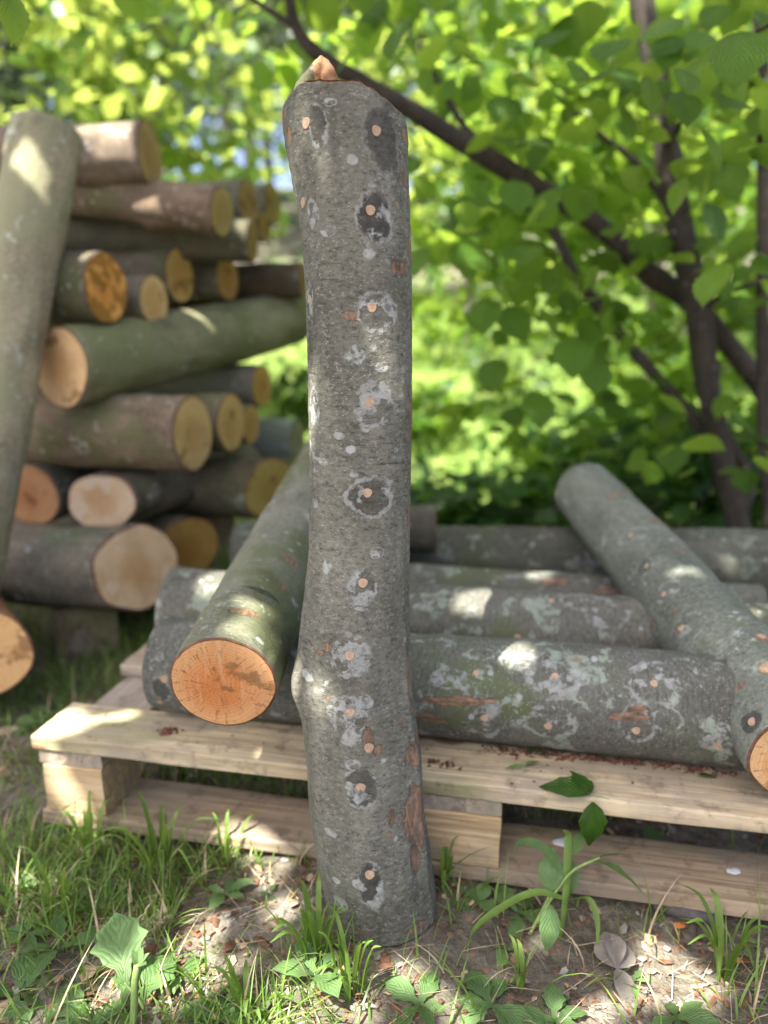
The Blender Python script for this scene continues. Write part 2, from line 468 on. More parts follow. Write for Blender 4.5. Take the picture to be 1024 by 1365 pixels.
def axis_nonuni(segs):
    out = []
    for a, b, n in segs:
        out.append(np.linspace(a, b, n, endpoint=False))
    out.append([segs[-1][1]])
    return np.concatenate(out)
xs = axis_nonuni([(-90, -14, 18), (-14, -2, 48), (-2, -1, 50), (-1, 1, 250), (1, 2, 50), (2, 14, 48), (14, 90, 18)])
ys = axis_nonuni([(-60, -8, 14), (-8, .3, 34), (.3, 1.6, 170), (1.6, 3, 70), (3, 16, 80), (16, 110, 24)])
GX, GY = np.meshgrid(xs, ys)
GZ = gh(GX, GY)
Vg = np.stack([GX, GY, GZ], -1).reshape(-1, 3)
g = link('ground', mesh_np('ground', Vg, grid_faces(len(ys), len(xs), False), [M['ground']]))
tag(g, 'bare brown soil rising to a green meadow slope', 'ground', kind='structure')

# ------------------------------------------------------------------ leaves, vectorised
def leaf_template(widths, fold=.25, curl=.18, serr=.0, nx=2):
    m = len(widths)
    rows, uvs = [], []
    for i, w in enumerate(widths):
        t = i / (m - 1)
        ww = w * (1 + serr * (1 if i % 2 else -1))
        for k in range(-nx, nx + 1):
            u = k / nx
            x = ww * u
            z = fold * abs(x) - curl * t * t - .10 * abs(u) ** 2 * w
            rows.append((x, t, z)); uvs.append((u, t))
    V = np.array(rows, float)
    return V, grid_faces(m, 2 * nx + 1, False), np.array(uvs, float)

LEAF = {
    'hazel': leaf_template([.02, .20, .32, .39, .43, .46, .465, .455, .43, .39, .34, .28, .20, .11, .03, .0], .14, .26, .045),
    'oval': leaf_template([.02, .20, .30, .33, .28, .16, .0], .2, .2),
    'round': leaf_template([.02, .34, .46, .46, .34, .0], .15, .2, 0, 1),
    'simple': leaf_template([.05, .38, .40, .0], .2, .15, 0, 1),
    'weed': leaf_template([.03, .06, .09, .17, .24, .27, .25, .20, .12, .0], .22, .24, .12),
    'creeper': leaf_template([.02, .20, .30, .33, .31, .25, .17, .08, .0], .30, .12, .07),
}

def rotmats(az, pitch, roll):
    """leaf +Y -> direction az (from +X) raised by pitch; normal +Z rolled"""
    ca, sa, cpi, spi, cr, sr = np.cos(az), np.sin(az), np.cos(pitch), np.sin(pitch), np.cos(roll), np.sin(roll)
    Y = np.stack([ca * cpi, sa * cpi, spi], -1)
    X0 = np.stack([sa, -ca, np.zeros_like(az)], -1)
    Z0 = np.cross(X0, Y)
    X = X0 * cr[:, None] + Z0 * sr[:, None]
    Z = np.cross(X, Y)
    return np.stack([X, Y, Z], -1)

def instance_mesh(name, tmpl, pos, R, s, mats, rnd=None, midx=None):
    V0, F0, U0 = tmpl
    n = len(pos)
    V = np.einsum('nij,vj->nvi', R, V0) * np.asarray(s)[:, None, None] + np.asarray(pos)[:, None, :]
    Fc = (F0[None] + (np.arange(n) * len(V0))[:, None, None]).reshape(-1, F0.shape[1])
    if rnd is None: rnd = rng.random(n)
    at = {'rnd': np.repeat(rnd, len(V0))}
    mi = None if midx is None else np.repeat(midx, len(F0))
    return mesh_np(name, V.reshape(-1, 3), Fc, mats, mi, True, at, np.tile(U0, (n, 1)))

# ------------------------------------------------------------------ sun
SUN_DIR = np.array([-.36, -.34, .87]); SUN_DIR /= np.linalg.norm(SUN_DIR)     # towards the sun

# ------------------------------------------------------------------ logs
plug_me = None
def plug_mesh():
    global plug_me
    if plug_me: return plug_me
    na = 14
    a = np.linspace(0, 2 * math.pi, na, endpoint=False)
    c = np.stack([np.cos(a), np.sin(a)], -1)
    R = .0053
    rings = [(R * 1.0, -.004), (R, .0002), (R * .93, .0005), (R * .4, .0003)]
    V = np.vstack([np.c_[c * (r * (1 + .06 * np.sin(3 * a + .5)))[:, None], np.full(na, z)] for r, z in rings] + [[[0, 0, .0004]]])
    cap = np.stack([np.full(na, 4 * na), 3 * na + np.arange(na), 3 * na + (np.arange(na) + 1) % na], -1)
    plug_me = mesh_np('dowel_plug', V, [grid_faces(4, na), cap], [M['plug']], None, False)
    return plug_me

def add_plug(root, loc, nrm, s=1.0):
    o = link('dowel_plug', plug_mesh(), root)
    q = Vector(nrm).to_track_quat('Z', 'Y')
    o.matrix_local = Matrix.LocRotScale(Vector(loc), q, Vector((s, s, s)))
    return o

def frame_for(A, B):
    A, B = Vector(A), Vector(B)
    z = (B - A).normalized()
    up = Vector((0, 0, 1)) if abs(z.z) < .9 else Vector((0, -1, 0))
    x = up.cross(z).normalized()
    y = z.cross(x)
    Mx = Matrix.Identity(4)
    for i in range(3):
        Mx[i][0], Mx[i][1], Mx[i][2], Mx[i][3] = x[i], y[i], z[i], A[i]
    return Mx

def make_log(label, A, B, r0, r1, bark, cut, seed, group=None, nr=70, na=64, bend=(0, 0), lump=.05, face_n=None,
             plugs=(), cut_tint=(1, 1, 1), bark_tint=(1, 1, 1), patches=(), knots=(), name='log', squash=0.0, shape=None):
    Mx = frame_for(A, B)
    L = (Vector(B) - Vector(A)).length
    inv = np.array(Mx.inverted())
    a = np.linspace(-math.pi / 2, 1.5 * math.pi, na, endpoint=False)
    t = np.linspace(0, 1, nr)
    T, AA = np.meshgrid(t, a, indexing='ij')
    rr = r0 + (r1 - r0) * T
    pn = np.stack([np.cos(AA) * .9, np.sin(AA) * .9, T * L * 4.5], -1) + seed * 7.7
    R = rr * (1 + lump * fbm(pn * .9, 3)) + .0035 * fbm(np.stack([np.cos(AA) * rr, np.sin(AA) * rr, T * L], -1) * 26 + seed, 4)
    if squash:
        R = R * (1 - squash * np.clip(np.sin(AA), 0, 1) ** 2)
    bx = bend[0] * np.sin(math.pi * T); by = bend[1] * np.sin(math.pi * T)
    Z = T * L
    V = np.stack([np.cos(AA) * R + bx, np.sin(AA) * R + by, Z], -1)
    for (kt, ka, kh, ks) in knots:       # branch collars
        dz = (T - kt) * L
        da = (AA - ka + math.pi) % (2 * math.pi) - math.pi
        gsh = kh * np.exp(-(dz ** 2 + (da * rr) ** 2) / (2 * ks * ks))
        V[..., 0] += np.cos(AA) * gsh; V[..., 1] += np.sin(AA) * gsh
    if shape: V = shape(V, T, AA)
    if face_n is not None:               # slanted saw cut at the near end
        n = inv[:3, :3] @ np.asarray(face_n, float)
        k = (-(n[0] * (V[..., 0]) + n[1] * (V[..., 1])) / n[2])
        V[..., 2] += k * np.clip(1 - T * 2.2, 0, 1)
    # end rim rings, folded inwards (thickness of the bark)
    c0, c1 = V[0].mean(0), V[-1].mean(0)
    rim0 = c0 + (V[0] - c0) * .955; rim1 = c1 + (V[-1] - c1) * .955
    rim0[:, 2] -= .001; rim1[:, 2] += .001
    full = np.concatenate([rim0[None], V, rim1[None]], 0)
    VV = full.reshape(-1, 3)
    Fq = grid_faces(nr + 2, na)
    mi = np.zeros(len(Fq), int); mi[:na] = 1; mi[-na:] = 1
    # orient outward (angles run counter-clockwise seen from +Z): flip
    bvh = BVHTree.FromPolygons([Vector(v) for v in VV], [tuple(int(q) for q in f) for f in Fq]) if plugs or patches else None
    def hit(px, py):
        o = inv @ np.array([0, 0, CAMZ, 1]); d = inv[:3, :3] @ ray(px, py)
        h = bvh.ray_cast(Vector(o[:3]), Vector(d))
        if h[0] is None: return None
        nn = Vector(h[1])
        if nn.dot(Vector(d)) > 0: nn = -nn
        return np.array(h[0]), np.array(nn)
    pd = np.full(len(VV), 9.0); pk = np.zeros(len(VV)); pw = np.zeros(len(VV)); scar = np.zeros(len(VV))
    inv_scale = 1
    for pt in patches:
        (px, py, rx, ry, k, w) = pt[:6]
        h = hit(px, py)
        if h is None: continue
        c, nn = h
        dep = proj(np.array(Mx @ Vector(c)))[2]
        ux = inv[:3, :3] @ np.array([1.0, 0, 0]); uy = inv[:3, :3] @ np.array([0, 0, 1.0])
        ux -= nn * ux.dot(nn); ux /= np.linalg.norm(ux)
        uy = np.cross(nn, ux)
        dv = VV - c
        d = np.sqrt((dv @ ux / (rx * dep / F)) ** 2 + (dv @ uy / (ry * dep / F)) ** 2)
        d = np.where(np.abs(dv @ nn) > .06, 9, d)
        if k < 0:        # scar of torn bark
            scar = np.maximum(scar, np.clip(1.35 - d * .7, 0, 1.2)); continue
        m = d < pd
        pd[m] = d[m]; pk[m] = k; pw[m] = w
    me = mesh_np('bark', VV, Fq, [bark, M['rim']], mi, True, {'pd': pd, 'pk': pk, 'pw': pw, 'scar': scar})
    root = bpy.data.objects.new(name, None)
    root.empty_display_size = .05
    COL.objects.link(root)
    root.matrix_world = Mx
    tag(root, label, 'log', group)
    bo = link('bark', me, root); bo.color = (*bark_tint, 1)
    # sawn faces
    for end, (rim, cc, sgn) in enumerate(((rim0, c0, -1), (rim1, c1, 1))):
        nrg = 14
        fr = np.linspace(1.0, .0, nrg)[:, None, None]
        Vd = cc + (rim - cc)[None] * fr
        Vd[..., 2] += sgn * (.0008 + .0008 * fbm(Vd * 40 + seed, 3) * (fr[..., 0] < .99))
        Fd = grid_faces(nrg, na)
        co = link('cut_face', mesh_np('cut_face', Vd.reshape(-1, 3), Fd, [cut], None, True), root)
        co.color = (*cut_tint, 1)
    for p in plugs:
        h = hit(p[0], p[1])
        if h is None: continue
        add_plug(root, h[0], h[1], p[2] if len(p) > 2 else 1.0)
    return root

# ---- hero: upright log -----------------------------------------------------------------
def hero():
    edges = np.array([(100, 383, 541), (118, 377, 543), (140, 374, 545), (177, 381, 546), (206, 386, 546), (236, 392, 547), (280, 398, 549), (350, 405, 551), (397, 408, 551),
                      (455, 410, 551), (540, 411, 551), (620, 412, 549), (700, 413, 547), (760, 410, 547), (800, 404, 547), (850, 399, 547), (900, 398, 548), (950, 405, 553), (1000, 408, 557),
                      (1060, 411, 563), (1130, 420, 574), (1200, 436, 583), (1240, 448, 587), (1300, 452, 590)], float)
    ztop, nr, na = .957, 430, 220
    Yax = lambda z: .792 + .078 * z
    z = np.linspace(.014, ztop, nr)
    ax = np.stack([np.zeros(nr), Yax(z), z], -1)
    _, py, dep = proj(ax)
    lft = np.interp(py, edges[:, 0], edges[:, 1]); rgt = np.interp(py, edges[:, 0], edges[:, 2])
    ker = np.ones(25) / 25
    def sm(v): return np.convolve(np.pad(v, 12, mode='edge'), ker, 'valid')
    cx = sm(((lft + rgt) / 2 - 512) / F * dep); r = sm((rgt - lft) / 2 / F * dep * .996)
    a = np.linspace(math.pi / 2, 2.5 * math.pi, na, endpoint=False)
    Zg, A = np.meshgrid(z, a, indexing='ij')
    C = cx[:, None] * np.ones_like(A); Rg = r[:, None] * np.ones_like(A)
    q = np.stack([np.cos(A), np.sin(A), Zg * 7], -1)
    depthscale = np.clip(1 + .03 * fbm(q * .8 + 5, 3), .9, 1.1)
    Rg = Rg * depthscale + .0011 * fbm(np.stack([np.cos(A) * .06, np.sin(A) * .06, Zg * 1.6], -1) * 60, 4) + .0016 * fbm(np.stack([np.cos(A) * .06, np.sin(A) * .06, Zg * .35], -1) * 42 + 30, 3)
    def bump(zc, ac, hgt, sz, sa):
        da = (A - ac + math.pi) % (2 * math.pi) - math.pi
        return hgt * np.exp(-((Zg - zc) / sz) ** 2 / 2 - (da / sa) ** 2 / 2)
    Rg = Rg + bump(.305, math.radians(200), .011, .022, .33) + bump(.245, math.radians(215), .004, .02, .3)
    Rg = Rg + bump(.215, math.radians(-20), .006, .035, .25) + bump(.115, math.radians(-32), .004, .045, .2) - bump(.10, math.radians(-40), .005, .03, .09)
    Rg = Rg - bump(.197, math.radians(-83), .005, .008, .07) + bump(.197, math.radians(-83), .004, .02, .2)
    # a vertical ridge on the right, where bark was scraped
    Rg = Rg + .0022 * np.exp(-((((A - math.radians(-28 + 360) + math.pi) % (2 * math.pi) - math.pi)) / .07) ** 2) * np.clip((.45 - Zg) / .1, 0, 1)
    V = np.stack([C + np.cos(A) * Rg, Yax(Zg) + np.sin(A) * Rg, Zg], -1)
    xn = np.cos(A)
    drop = .006 * (xn + 1) / 2 + .022 * np.clip((xn - .25) / .75, 0, 1) ** 1.7 + .016 * np.clip((-xn - .62) / .38, 0, 1) ** 1.5 + .003 * fbm(np.stack([xn * 5, np.sin(A) * 5, A * 0], -1), 3)
    z0 = .80
    V[..., 2] = np.where(Zg > z0, z0 + (Zg - z0) * (ztop - .006 - drop - z0) / (ztop - z0), Zg)
    bot = .0015 * fbm(np.stack([xn * 6, np.sin(A) * 6, A * 0], -1), 3)
    base = np.array([0, .792, 0.0])
    c1 = V[-1].mean(0); c0 = V[0].mean(0)
    rim1 = c1 + (V[-1] - c1) * .955; rim1[:, 2] += .001
    rim0 = c0 + (V[0] - c0) * .955; rim0[:, 2] -= .001
    full = np.concatenate([rim0[None], V, rim1[None]], 0) - base
    VV = full.reshape(-1, 3)
    Fq = grid_faces(nr + 2, na)
    mi = np.zeros(len(Fq), int); mi[:na] = 1; mi[-na:] = 1
    bvh = BVHTree.FromPolygons([Vector(v) for v in VV], [tuple(int(k) for k in f) for f in Fq])
    def hit(px, py):
        o = np.array([0, 0, CAMZ]) - base
        h = bvh.ray_cast(Vector(o), Vector(ray(px, py)))
        nn = Vector(h[1])
        if nn.dot(Vector(ray(px, py))) > 0: nn = -nn
        return np.array(h[0]), np.array(nn)
    # sealed spots round the dowels: px, py, half width, half height, darkness, amount of white film
    pts = [(511, 186, 25, 46, .80, .14), (500, 290, 25, 33, 1.0, .36), (504, 416, 28, 27, .30, .48), (498, 540, 29, 30, .25, .46), (494, 663, 33, 26, .55, .45),
           (484, 786, 21, 26, .45, .52), (468, 877, 27, 29, .12, .80), (464, 955, 29, 27, .12, .78), (481, 1052, 22, 31, .75, .50), (495, 1182, 18, 36, .95, .55),
           (424, 168, 14, 32, .55, .62), (417, 287, 9, 20, .2, .5), (437, 307, 12, 9, .1, .95), (412, 400, 7, 24, .2, .55), (419, 545, 7, 26, .2, .75),
           (451, 581, 8, 5, .0, .95), (470, 213, 8, 7, .0, .9), (441, 1111, 9, 6, .0, 1.), (448, 1174, 6, 5, .0, 1.), (454, 1203, 9, 11, .0, 1.), (487, 573, 6, 4, 0, .95),
           (420, 671, 5, 6, .0, .9), (503, 737, 9, 7, .0, .7), (465, 975, 20, 22, .0, .62), (488, 936, 12, 10, .0, .7), (505, 312, 8, 5, 0, .9), (492, 338, 9, 8, 0, .85), (471, 1020, 12, 8, 0, .85),
           (478, 1180, 9, 8, 0, .6), (440, 136, 10, 6, 0, .7), (528, 600, 4, 4, 0, .8), (510, 490, 10, 7, 0, .6), (496, 247, 6, 4, 0, .8)]
    scars = [(556, 1085, 11, 44, 1), (552, 1145, 6, 22, 1), (557, 1000, 12, 26, .8), (545, 900, 4, 60, .8), (546, 550, 3, 40, .8), (544, 580, 3, 8, 1), (545, 690, 3, 14, 1), (546, 770, 5, 7, 1), (534, 357, 13, 9, 1),
             (465, 421, 9, 7, 1), (474, 431, 5, 4, .9), (378, 160, 4, 22, 1), (385, 182, 4, 12, 1), (541, 180, 5, 12, 1), (540, 238, 4, 12, 1), (546, 330, 4, 20, .9), (425, 870, 8, 3, 1), (436, 863, 6, 6, 1),
             (523, 1090, 6, 12, 1.), (519, 1112, 3, 4, 1), (402, 310, 4, 4, 1), (437, 930, 4, 3, 1), (437, 470, 3, 4, 1), (555, 1238, 14, 6, 1), (492, 985, 8, 14, 1), (505, 1000, 8, 10, .8), (448, 1243, 3, 3, 1), (474, 1242, 12, 3, .7), (533, 960, 4, 3, 1), (395, 853, 4, 3, 1), (529, 271, 3, 4, 1)]
    n = len(VV)
    pd = np.full(n, 9.0); pk = np.zeros(n); pw = np.zeros(n); scar = np.zeros(n)
    def dist(px, py, rx, ry):
        c, nn = hit(px, py)
        dep = proj(c + base)[2]
        # measured on the surface: arc length round the axis, height along it
        cxz = np.interp(c[2], z, cx); rz = np.interp(c[2], z, r)
        ang0 = math.atan2(c[1] + base[1] - Yax(c[2]), c[0] - cxz)
        angv = np.arctan2(VV[:, 1] + base[1] - Yax(VV[:, 2]), VV[:, 0] - np.interp(VV[:, 2], z, cx))
        da = (angv - ang0 + math.pi) % (2 * math.pi) - math.pi
        fac = max(.45, abs(math.sin(ang0)))
        return np.sqrt((da * rz / (rx * dep / F / fac)) ** 2 + ((VV[:, 2] - c[2]) / (ry * dep / F)) ** 2)
    for (px_, py_, rx, ry, k, w) in pts:
        d = dist(px_, py_, rx, ry)
        m = d < pd
        pd[m] = d[m]; pk[m] = k; pw[m] = w
    for (px_, py_, rx, ry, k) in scars:
        try: d = dist(px_, py_, rx, ry)
        except Exception: continue
        scar = np.maximum(scar, np.clip(1.35 - d * .7, 0, 1.2) * k)
    top_idx = np.arange(n) // na
    scar = np.maximum(scar, np.where((top_idx >= nr) & (fbm(VV * 40, 2) > -.45), 1.1, 0) * (top_idx > nr - 6))
    root = bpy.data.objects.new('standing_log', None)
    root.empty_display_size = .1
    COL.objects.link(root); root.location = base
    tag(root, 'tall grey log standing upright on its end in front of the pallet', 'log')
    link('bark', mesh_np('bark', VV, Fq, [M['hero'], M['rim']], mi, True, {'pd': pd, 'pk': pk, 'pw': pw, 'scar': scar}), root)
    for rim, cc, sg in ((rim0, c0, -1), (rim1, c1, 1)):
        fr = np.linspace(1, 0, 12)[:, None, None]
        Vd = (cc + (rim - cc)[None] * fr) - base
        Vd[..., 2] += sg * .001 + .002 * fbm(Vd * 45, 3)
        link('cut_face', mesh_np('cut_face', Vd.reshape(-1, 3), grid_faces(12, na), [M['cut_orange']]), root)
    for (px_, py_, s) in [(502, 174, .95), (494, 280, .95), (496, 410, .9), (493, 536, .95), (490, 657, .95), (484, 777, 1), (466, 874, 1), (467, 950, .95), (492, 997, 1.05), (481, 1050, 1.05), (493, 1166, 1.05), (408, 164, 1), (404, 270, 1), (413, 398, .8)]:
        c, nn = hit(px_, py_)
        add_plug(root, c, nn, s)
    # snapped wedge left at the top by the felling cut
    def stub_pt(px_, py_, dd): return P(px_, py_, dd) - base
    d0 = .795
    front = [(389, 124), (396, 109), (411, 91), (428, 73), (438, 79), (449, 101), (452, 122)]
    ring_f = [stub_pt(x, y, d0 + .006 * math.sin(i * 2.1)) for i, (x, y) in enumerate(front)]
    ring_m = [stub_pt(x + 2, y + (6 if 0 < i < 6 else 0), d0 + .035) for i, (x, y) in enumerate(front)]
    ring_b = [stub_pt(x * .8 + 424 * .2, 122 if i in (0, 6) else y * .45 + 122 * .55, d0 + .065) for i, (x, y) in enumerate(front)]
    m_ = len(front)
    stack = np.array([ring_f, ring_m, ring_b])
    # refine
    def up(Rr, k):
        tt = np.linspace(0, len(Rr) - 1, k); i0 = np.clip(tt.astype(int), 0, len(Rr) - 2); u = (tt - i0)[:, None]
        return Rr[i0] * (1 - u) + Rr[i0 + 1] * u
    dense = np.array([up(rw, 34) for rw in stack])
    dense = np.transpose(np.array([up(dense[:, j], 18) for j in range(34)]), (1, 0, 2))
    dn = dense + .0022 * np.stack([fbm(dense * 90, 3), fbm(dense * 90 + 40, 3), fbm(dense * 70 + 9, 3)], -1)
    nrw, ncl = dn.shape[:2]
    cen = np.array([stub_pt(422, 119, d0 - .004)])
    vs = [dn.reshape(-1, 3)]
    fan = []
    # front face as inner rings so it can be rough
    prev = np.arange(ncl)
    base_i = nrw * ncl
    inner = []
    for kf, f in enumerate((.75, .5, .25)):
        rr_ = cen + (dn[0] - cen) * f
        rr_[:, 1] -= .004 * math.sin(kf + 1) + .0035 * fbm(rr_ * 70, 3)
        inner.append(rr_)
    allv = np.vstack(vs + inner + [cen])
    quads = [grid_faces(nrw, ncl, False)]
    ids = [np.arange(ncl)] + [base_i + i * ncl + np.arange(ncl) for i in range(3)]
    ff = []
    for p_, q_ in zip(ids[:-1], ids[1:]):
        ff.append(np.stack([p_[:-1], q_[:-1], q_[1:], p_[1:]], -1))
    ff = np.vstack(ff)
    ci = len(allv) - 1
    tri = np.stack([ids[-1][:-1], np.full(ncl - 1, ci), ids[-1][1:]], -1)
    col_of = np.tile(np.arange(ncl - 1), nrw - 1)
    midx = np.concatenate([np.where(col_of < 18, 0, 1), np.where(np.tile(np.arange(ncl - 1), 3) < 13, 0, 1), np.ones(len(tri), int)])
    link('branch_stub', mesh_np('branch_stub', allv, [quads[0], ff, tri], [M['bark_s'], M['scarwood']], midx), root).color = (.55, .5, .45, 1)
    return root
HERO = hero()

# ---- logs lying on the pallet ----------------------------------------------------------
PL = np.array([-.509, .970, 0.0])                 # front left corner of the pallet
PU = np.array([.981, -.193, 0.0]); PVv = np.array([.193, .981, 0.0])
def pal(u, v, z=0.0): return PL + PU * u + PVv * v + np.array([0, 0, z])
GP = 'inoculated logs lying on the pallet'
make_log('lichen spotted log lying along the front edge of the pallet', pal(.150, .122, .144 + .0745), pal(1.015, .128, .144 + .0745), .070, .073, M['bark_a'], M['cut_tan'], 3, GP, 150, 110,
         lump=.04, knots=[(.52, math.radians(165), .006, .03)],
         plugs=[(646, 957), (731, 968), (848, 974), (740, 901, .9), (872, 911, .9), (957, 995), (219, 905, 1.1), (635, 897, .8), (213, 936, .9)],
         patches=[(646, 945, 22, 20, .2, 0.31), (733, 965, 34, 24, .05, 0.46), (742, 905, 40, 26, 0, 0.56), (872, 910, 34, 32, 0, 0.56), (850, 965, 24, 30, .3, 0.31), (955, 985, 24, 22, .05, 0.50), (597, 905, 26, 14, 0, 0.50), (890, 960, 20, 16, 0, 0.46),
                  (838, 955, 24, 7, -1, 1), (852, 945, 12, 6, -1, 1), (768, 880, 9, 4, -1, 1), (690, 880, 26, 13, 0, 0.43), (640, 872, 22, 10, 0, 0.50), (215, 920, 14, 20, .7, 0.25), (610, 935, 45, 7, -1, 1), (575, 958, 22, 8, -1, 1)])
make_log('dark mottled log behind the front one, a big sun patch on its side', pal(.06, .335, .144 + .076), pal(1.22, .350, .144 + .074), .076, .073, M['bark_a'], M['cut_tan'], 8, GP, 120, 90, bark_tint=(.92, .9, .88),
         patches=[(560, 800, 20, 12, 0, 0.43), (700, 800, 26, 12, 0, 0.43), (780, 800, 34, 18, 0, 0.43), (810, 820, 30, 20, .1, 0.50), (600, 770, 20, 8, 0, 0.50)], plugs=[(735, 800), (690, 850)])
make_log('slim log with orange scrapes, third from the front of the pallet', pal(.10, .545, .144 + .062), pal(1.12, .55, .144 + .060), .061, .058, M['bark_a'], M['cut_tan'], 15, GP, 110, 80, bark_tint=(.85, .85, .85),
         patches=[(740, 775, 18, 7, -1, 1), (812, 788, 20, 7, -1, 1), (690, 768, 30, 6, 0, 0.56), (560, 765, 18, 6, 0, 0.56)])
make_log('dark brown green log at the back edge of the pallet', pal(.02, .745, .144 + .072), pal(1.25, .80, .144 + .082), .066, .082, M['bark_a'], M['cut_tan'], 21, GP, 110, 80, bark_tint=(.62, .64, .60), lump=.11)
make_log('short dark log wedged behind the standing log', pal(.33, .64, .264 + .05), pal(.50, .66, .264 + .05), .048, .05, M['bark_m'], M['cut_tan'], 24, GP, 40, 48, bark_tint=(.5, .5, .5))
Lg_A, Lg_B = P(298, 910, .845), P(441, 606, 1.80)
make_log('olive log with a fresh orange cut end pointing at the viewer', Lg_A, Lg_B, .0625, .064, M['bark_l'], M['cut_orange'], 31, GP, 190, 120, bark_tint=(1.02, .98, .92), lump=.035, face_n=(-.02, -.97, -.24),
         knots=[(.10, math.radians(70), .006, .02), (.16, math.radians(100), .005, .015)], cut_tint=(1.0, .92, .86),
         patches=[(310, 804, 22, 8, 0, 0.59), (262, 840, 20, 9, 0, 0.50), (388, 748, 12, 9, -1, 1), (325, 815, 24, 7, -1, .7), (352, 790, 30, 7, .9, 0.06), (372, 778, 20, 5, -1, 1)])
Rg_A, Rg_B = np.array([.505, .790, .2185]), np.array([.447, 1.62, .372])
make_log('grey green log slanting across the others, its orange end over the board', Rg_A, Rg_B, .0700, .0665, M['bark_r'], M['cut_orange'], 44, GP, 190, 130, lump=.05, bend=(0, .006), face_n=(-.12, -.97, -.20),
         knots=[(.45, math.radians(60), .006, .02), (.25, math.radians(20), .005, .02), (.33, math.radians(120), .004, .015)], cut_tint=(1.05, 1.1, 1.1),
         plugs=[(908, 837), (957, 892), (1002, 962), (885, 792, .85), (862, 754, .8), (841, 713, .8), (1016, 848)],
         patches=[(957, 893, 20, 17, .9, 0.06), (1000, 962, 20, 16, .95, 0.06), (890, 788, 20, 17, 0, 0.38), (912, 838, 30, 22, .25, 0.22), (858, 755, 14, 16, .3, 0.31), (842, 712, 22, 12, .15, 0.26), (885, 878, 8, 16, 0, 0.56),
                  (905, 838, 7, 6, -1, 1), (985, 915, 12, 5, -1, 1), (960, 860, 18, 12, 0, 0.19), (872, 830, 6, 12, -1, 1), (880, 695, 24, 7, -1, 1), (912, 733, 14, 6, -1, 1), (1018, 850, 12, 8, -1, 1), (1018, 890, 8, 10, -1, 1), (820, 660, 10, 6, -1, 1), (900, 815, 5, 4, -1, 1), (960, 760, 14, 30, 0, 0.31)])

# ------------------------------------------------------------------ pallet
def board_mesh(name, lx, ly, lz, mat, seed, rough=.0030):
    """a sawn board along local X, centred on y/z = 0, x from 0"""
    nx = max(6, int(lx / .02)); prof = []
    bv = min(.003, lz * .2)
    hy, hz = ly / 2, lz / 2
    for (sx, sy, order) in ((1, 1, 0), (-1, 1, 1), (-1, -1, 0), (1, -1, 1)):
        cy, cz = sx * (hy - bv), sy * (hz - bv)
        pts = [(cy + sx * bv, cz), (cy + sx * bv * .7, cz + sy * bv * .7), (cy, cz + sy * bv)]
        prof += pts if order == 0 else pts[::-1]
    # subdivide the long edges
    pr = []
    for i in range(len(prof)):
        p, q = np.array(prof[i]), np.array(prof[(i + 1) % len(prof)])
        d = np.linalg.norm(q - p); k = max(1, int(d / .012))
        for j in range(k): pr.append(p + (q - p) * j / k)
    pr = np.array(pr); na = len(pr)
    x = np.linspace(0, lx, nx)
    V = np.zeros((nx, na, 3)); V[..., 0] = x[:, None]; V[..., 1] = pr[None, :, 0]; V[..., 2] = pr[None, :, 1]
    nz = np.stack([fbm(V * np.array([5, 30, 30]) + seed * 3.1, 3), fbm(V * np.array([5, 30, 30]) + seed * 5.7 + 50, 3)], -1)
    V[..., 1] += nz[..., 0] * rough; V[..., 2] += nz[..., 1] * rough * .7
    V[0, :, 0] += .0015 * fbm(V[0] * 60 + seed, 2); V[-1, :, 0] += .0015 * fbm(V[-1] * 60 + seed, 2)
    VV = V.reshape(-1, 3)
    n = len(VV)
    VV = np.vstack([VV, [0, 0, 0], [lx, 0, 0]])
    j = np.arange(na)
    capA = np.stack([np.full(na, n), (j + 1) % na, j], -1)
    capB = np.stack([np.full(na, n + 1), (nx - 1) * na + j, (nx - 1) * na + (j + 1) % na], -1)
    me = mesh_np(name, VV, [grid_faces(nx, na), np.vstack([capA, capB])], [mat], None, False)
    return me
proot = bpy.data.objects.new('pallet', None); COL.objects.link(proot)
proot.location = PL; proot.rotation_euler = (0, 0, math.atan2(PU[1], PU[0]))
tag(proot, 'weathered wooden pallet on the ground carrying the cut logs', 'pallet')
def pboard(name, lx, ly, lz, mat, x, y, z, seed, rotz=0, tint=(1, 1, 1)):
    o = link(name, board_mesh(name, lx, ly, lz, M[mat], seed), proot)
    o.location = (x, y, z); o.rotation_euler = (0, 0, rotz); o.color = (*tint, 1)
    return o
LP = 1.18
na_ = 10
aa_ = np.linspace(0, 2 * math.pi, na_, endpoint=False)
nail_me = mesh_np('nail', np.vstack([np.c_[np.cos(aa_) * .0038, np.sin(aa_) * .0038, aa_ * 0 - .004], np.c_[np.cos(aa_) * .0038, np.sin(aa_) * .0038, aa_ * 0], np.c_[np.cos(aa_) * .0028, np.sin(aa_) * .0028, aa_ * 0 + .0008], [[0, 0, .0009]]]),
                  [grid_faces(3, na_), np.stack([np.full(na_, 30), 20 + np.arange(na_), 20 + (np.arange(na_) + 1) % na_], -1)], [plain_mat('rusty_nail', (.06, .035, .025), (.16, .085, .05), 300, .6)])
for nx_ in (.03, .075, .57, .635, 1.09, 1.14):
    for ny_ in (.030, .078, .275, .322, .50, .545, .72, .77):
        no_ = link('nail', nail_me, proot); no_.location = (nx_ + .006 * math.sin(nx_ * 90 + ny_ * 200), ny_ + .006 * math.sin(ny_ * 300), .1440)
H90 = math.pi / 2
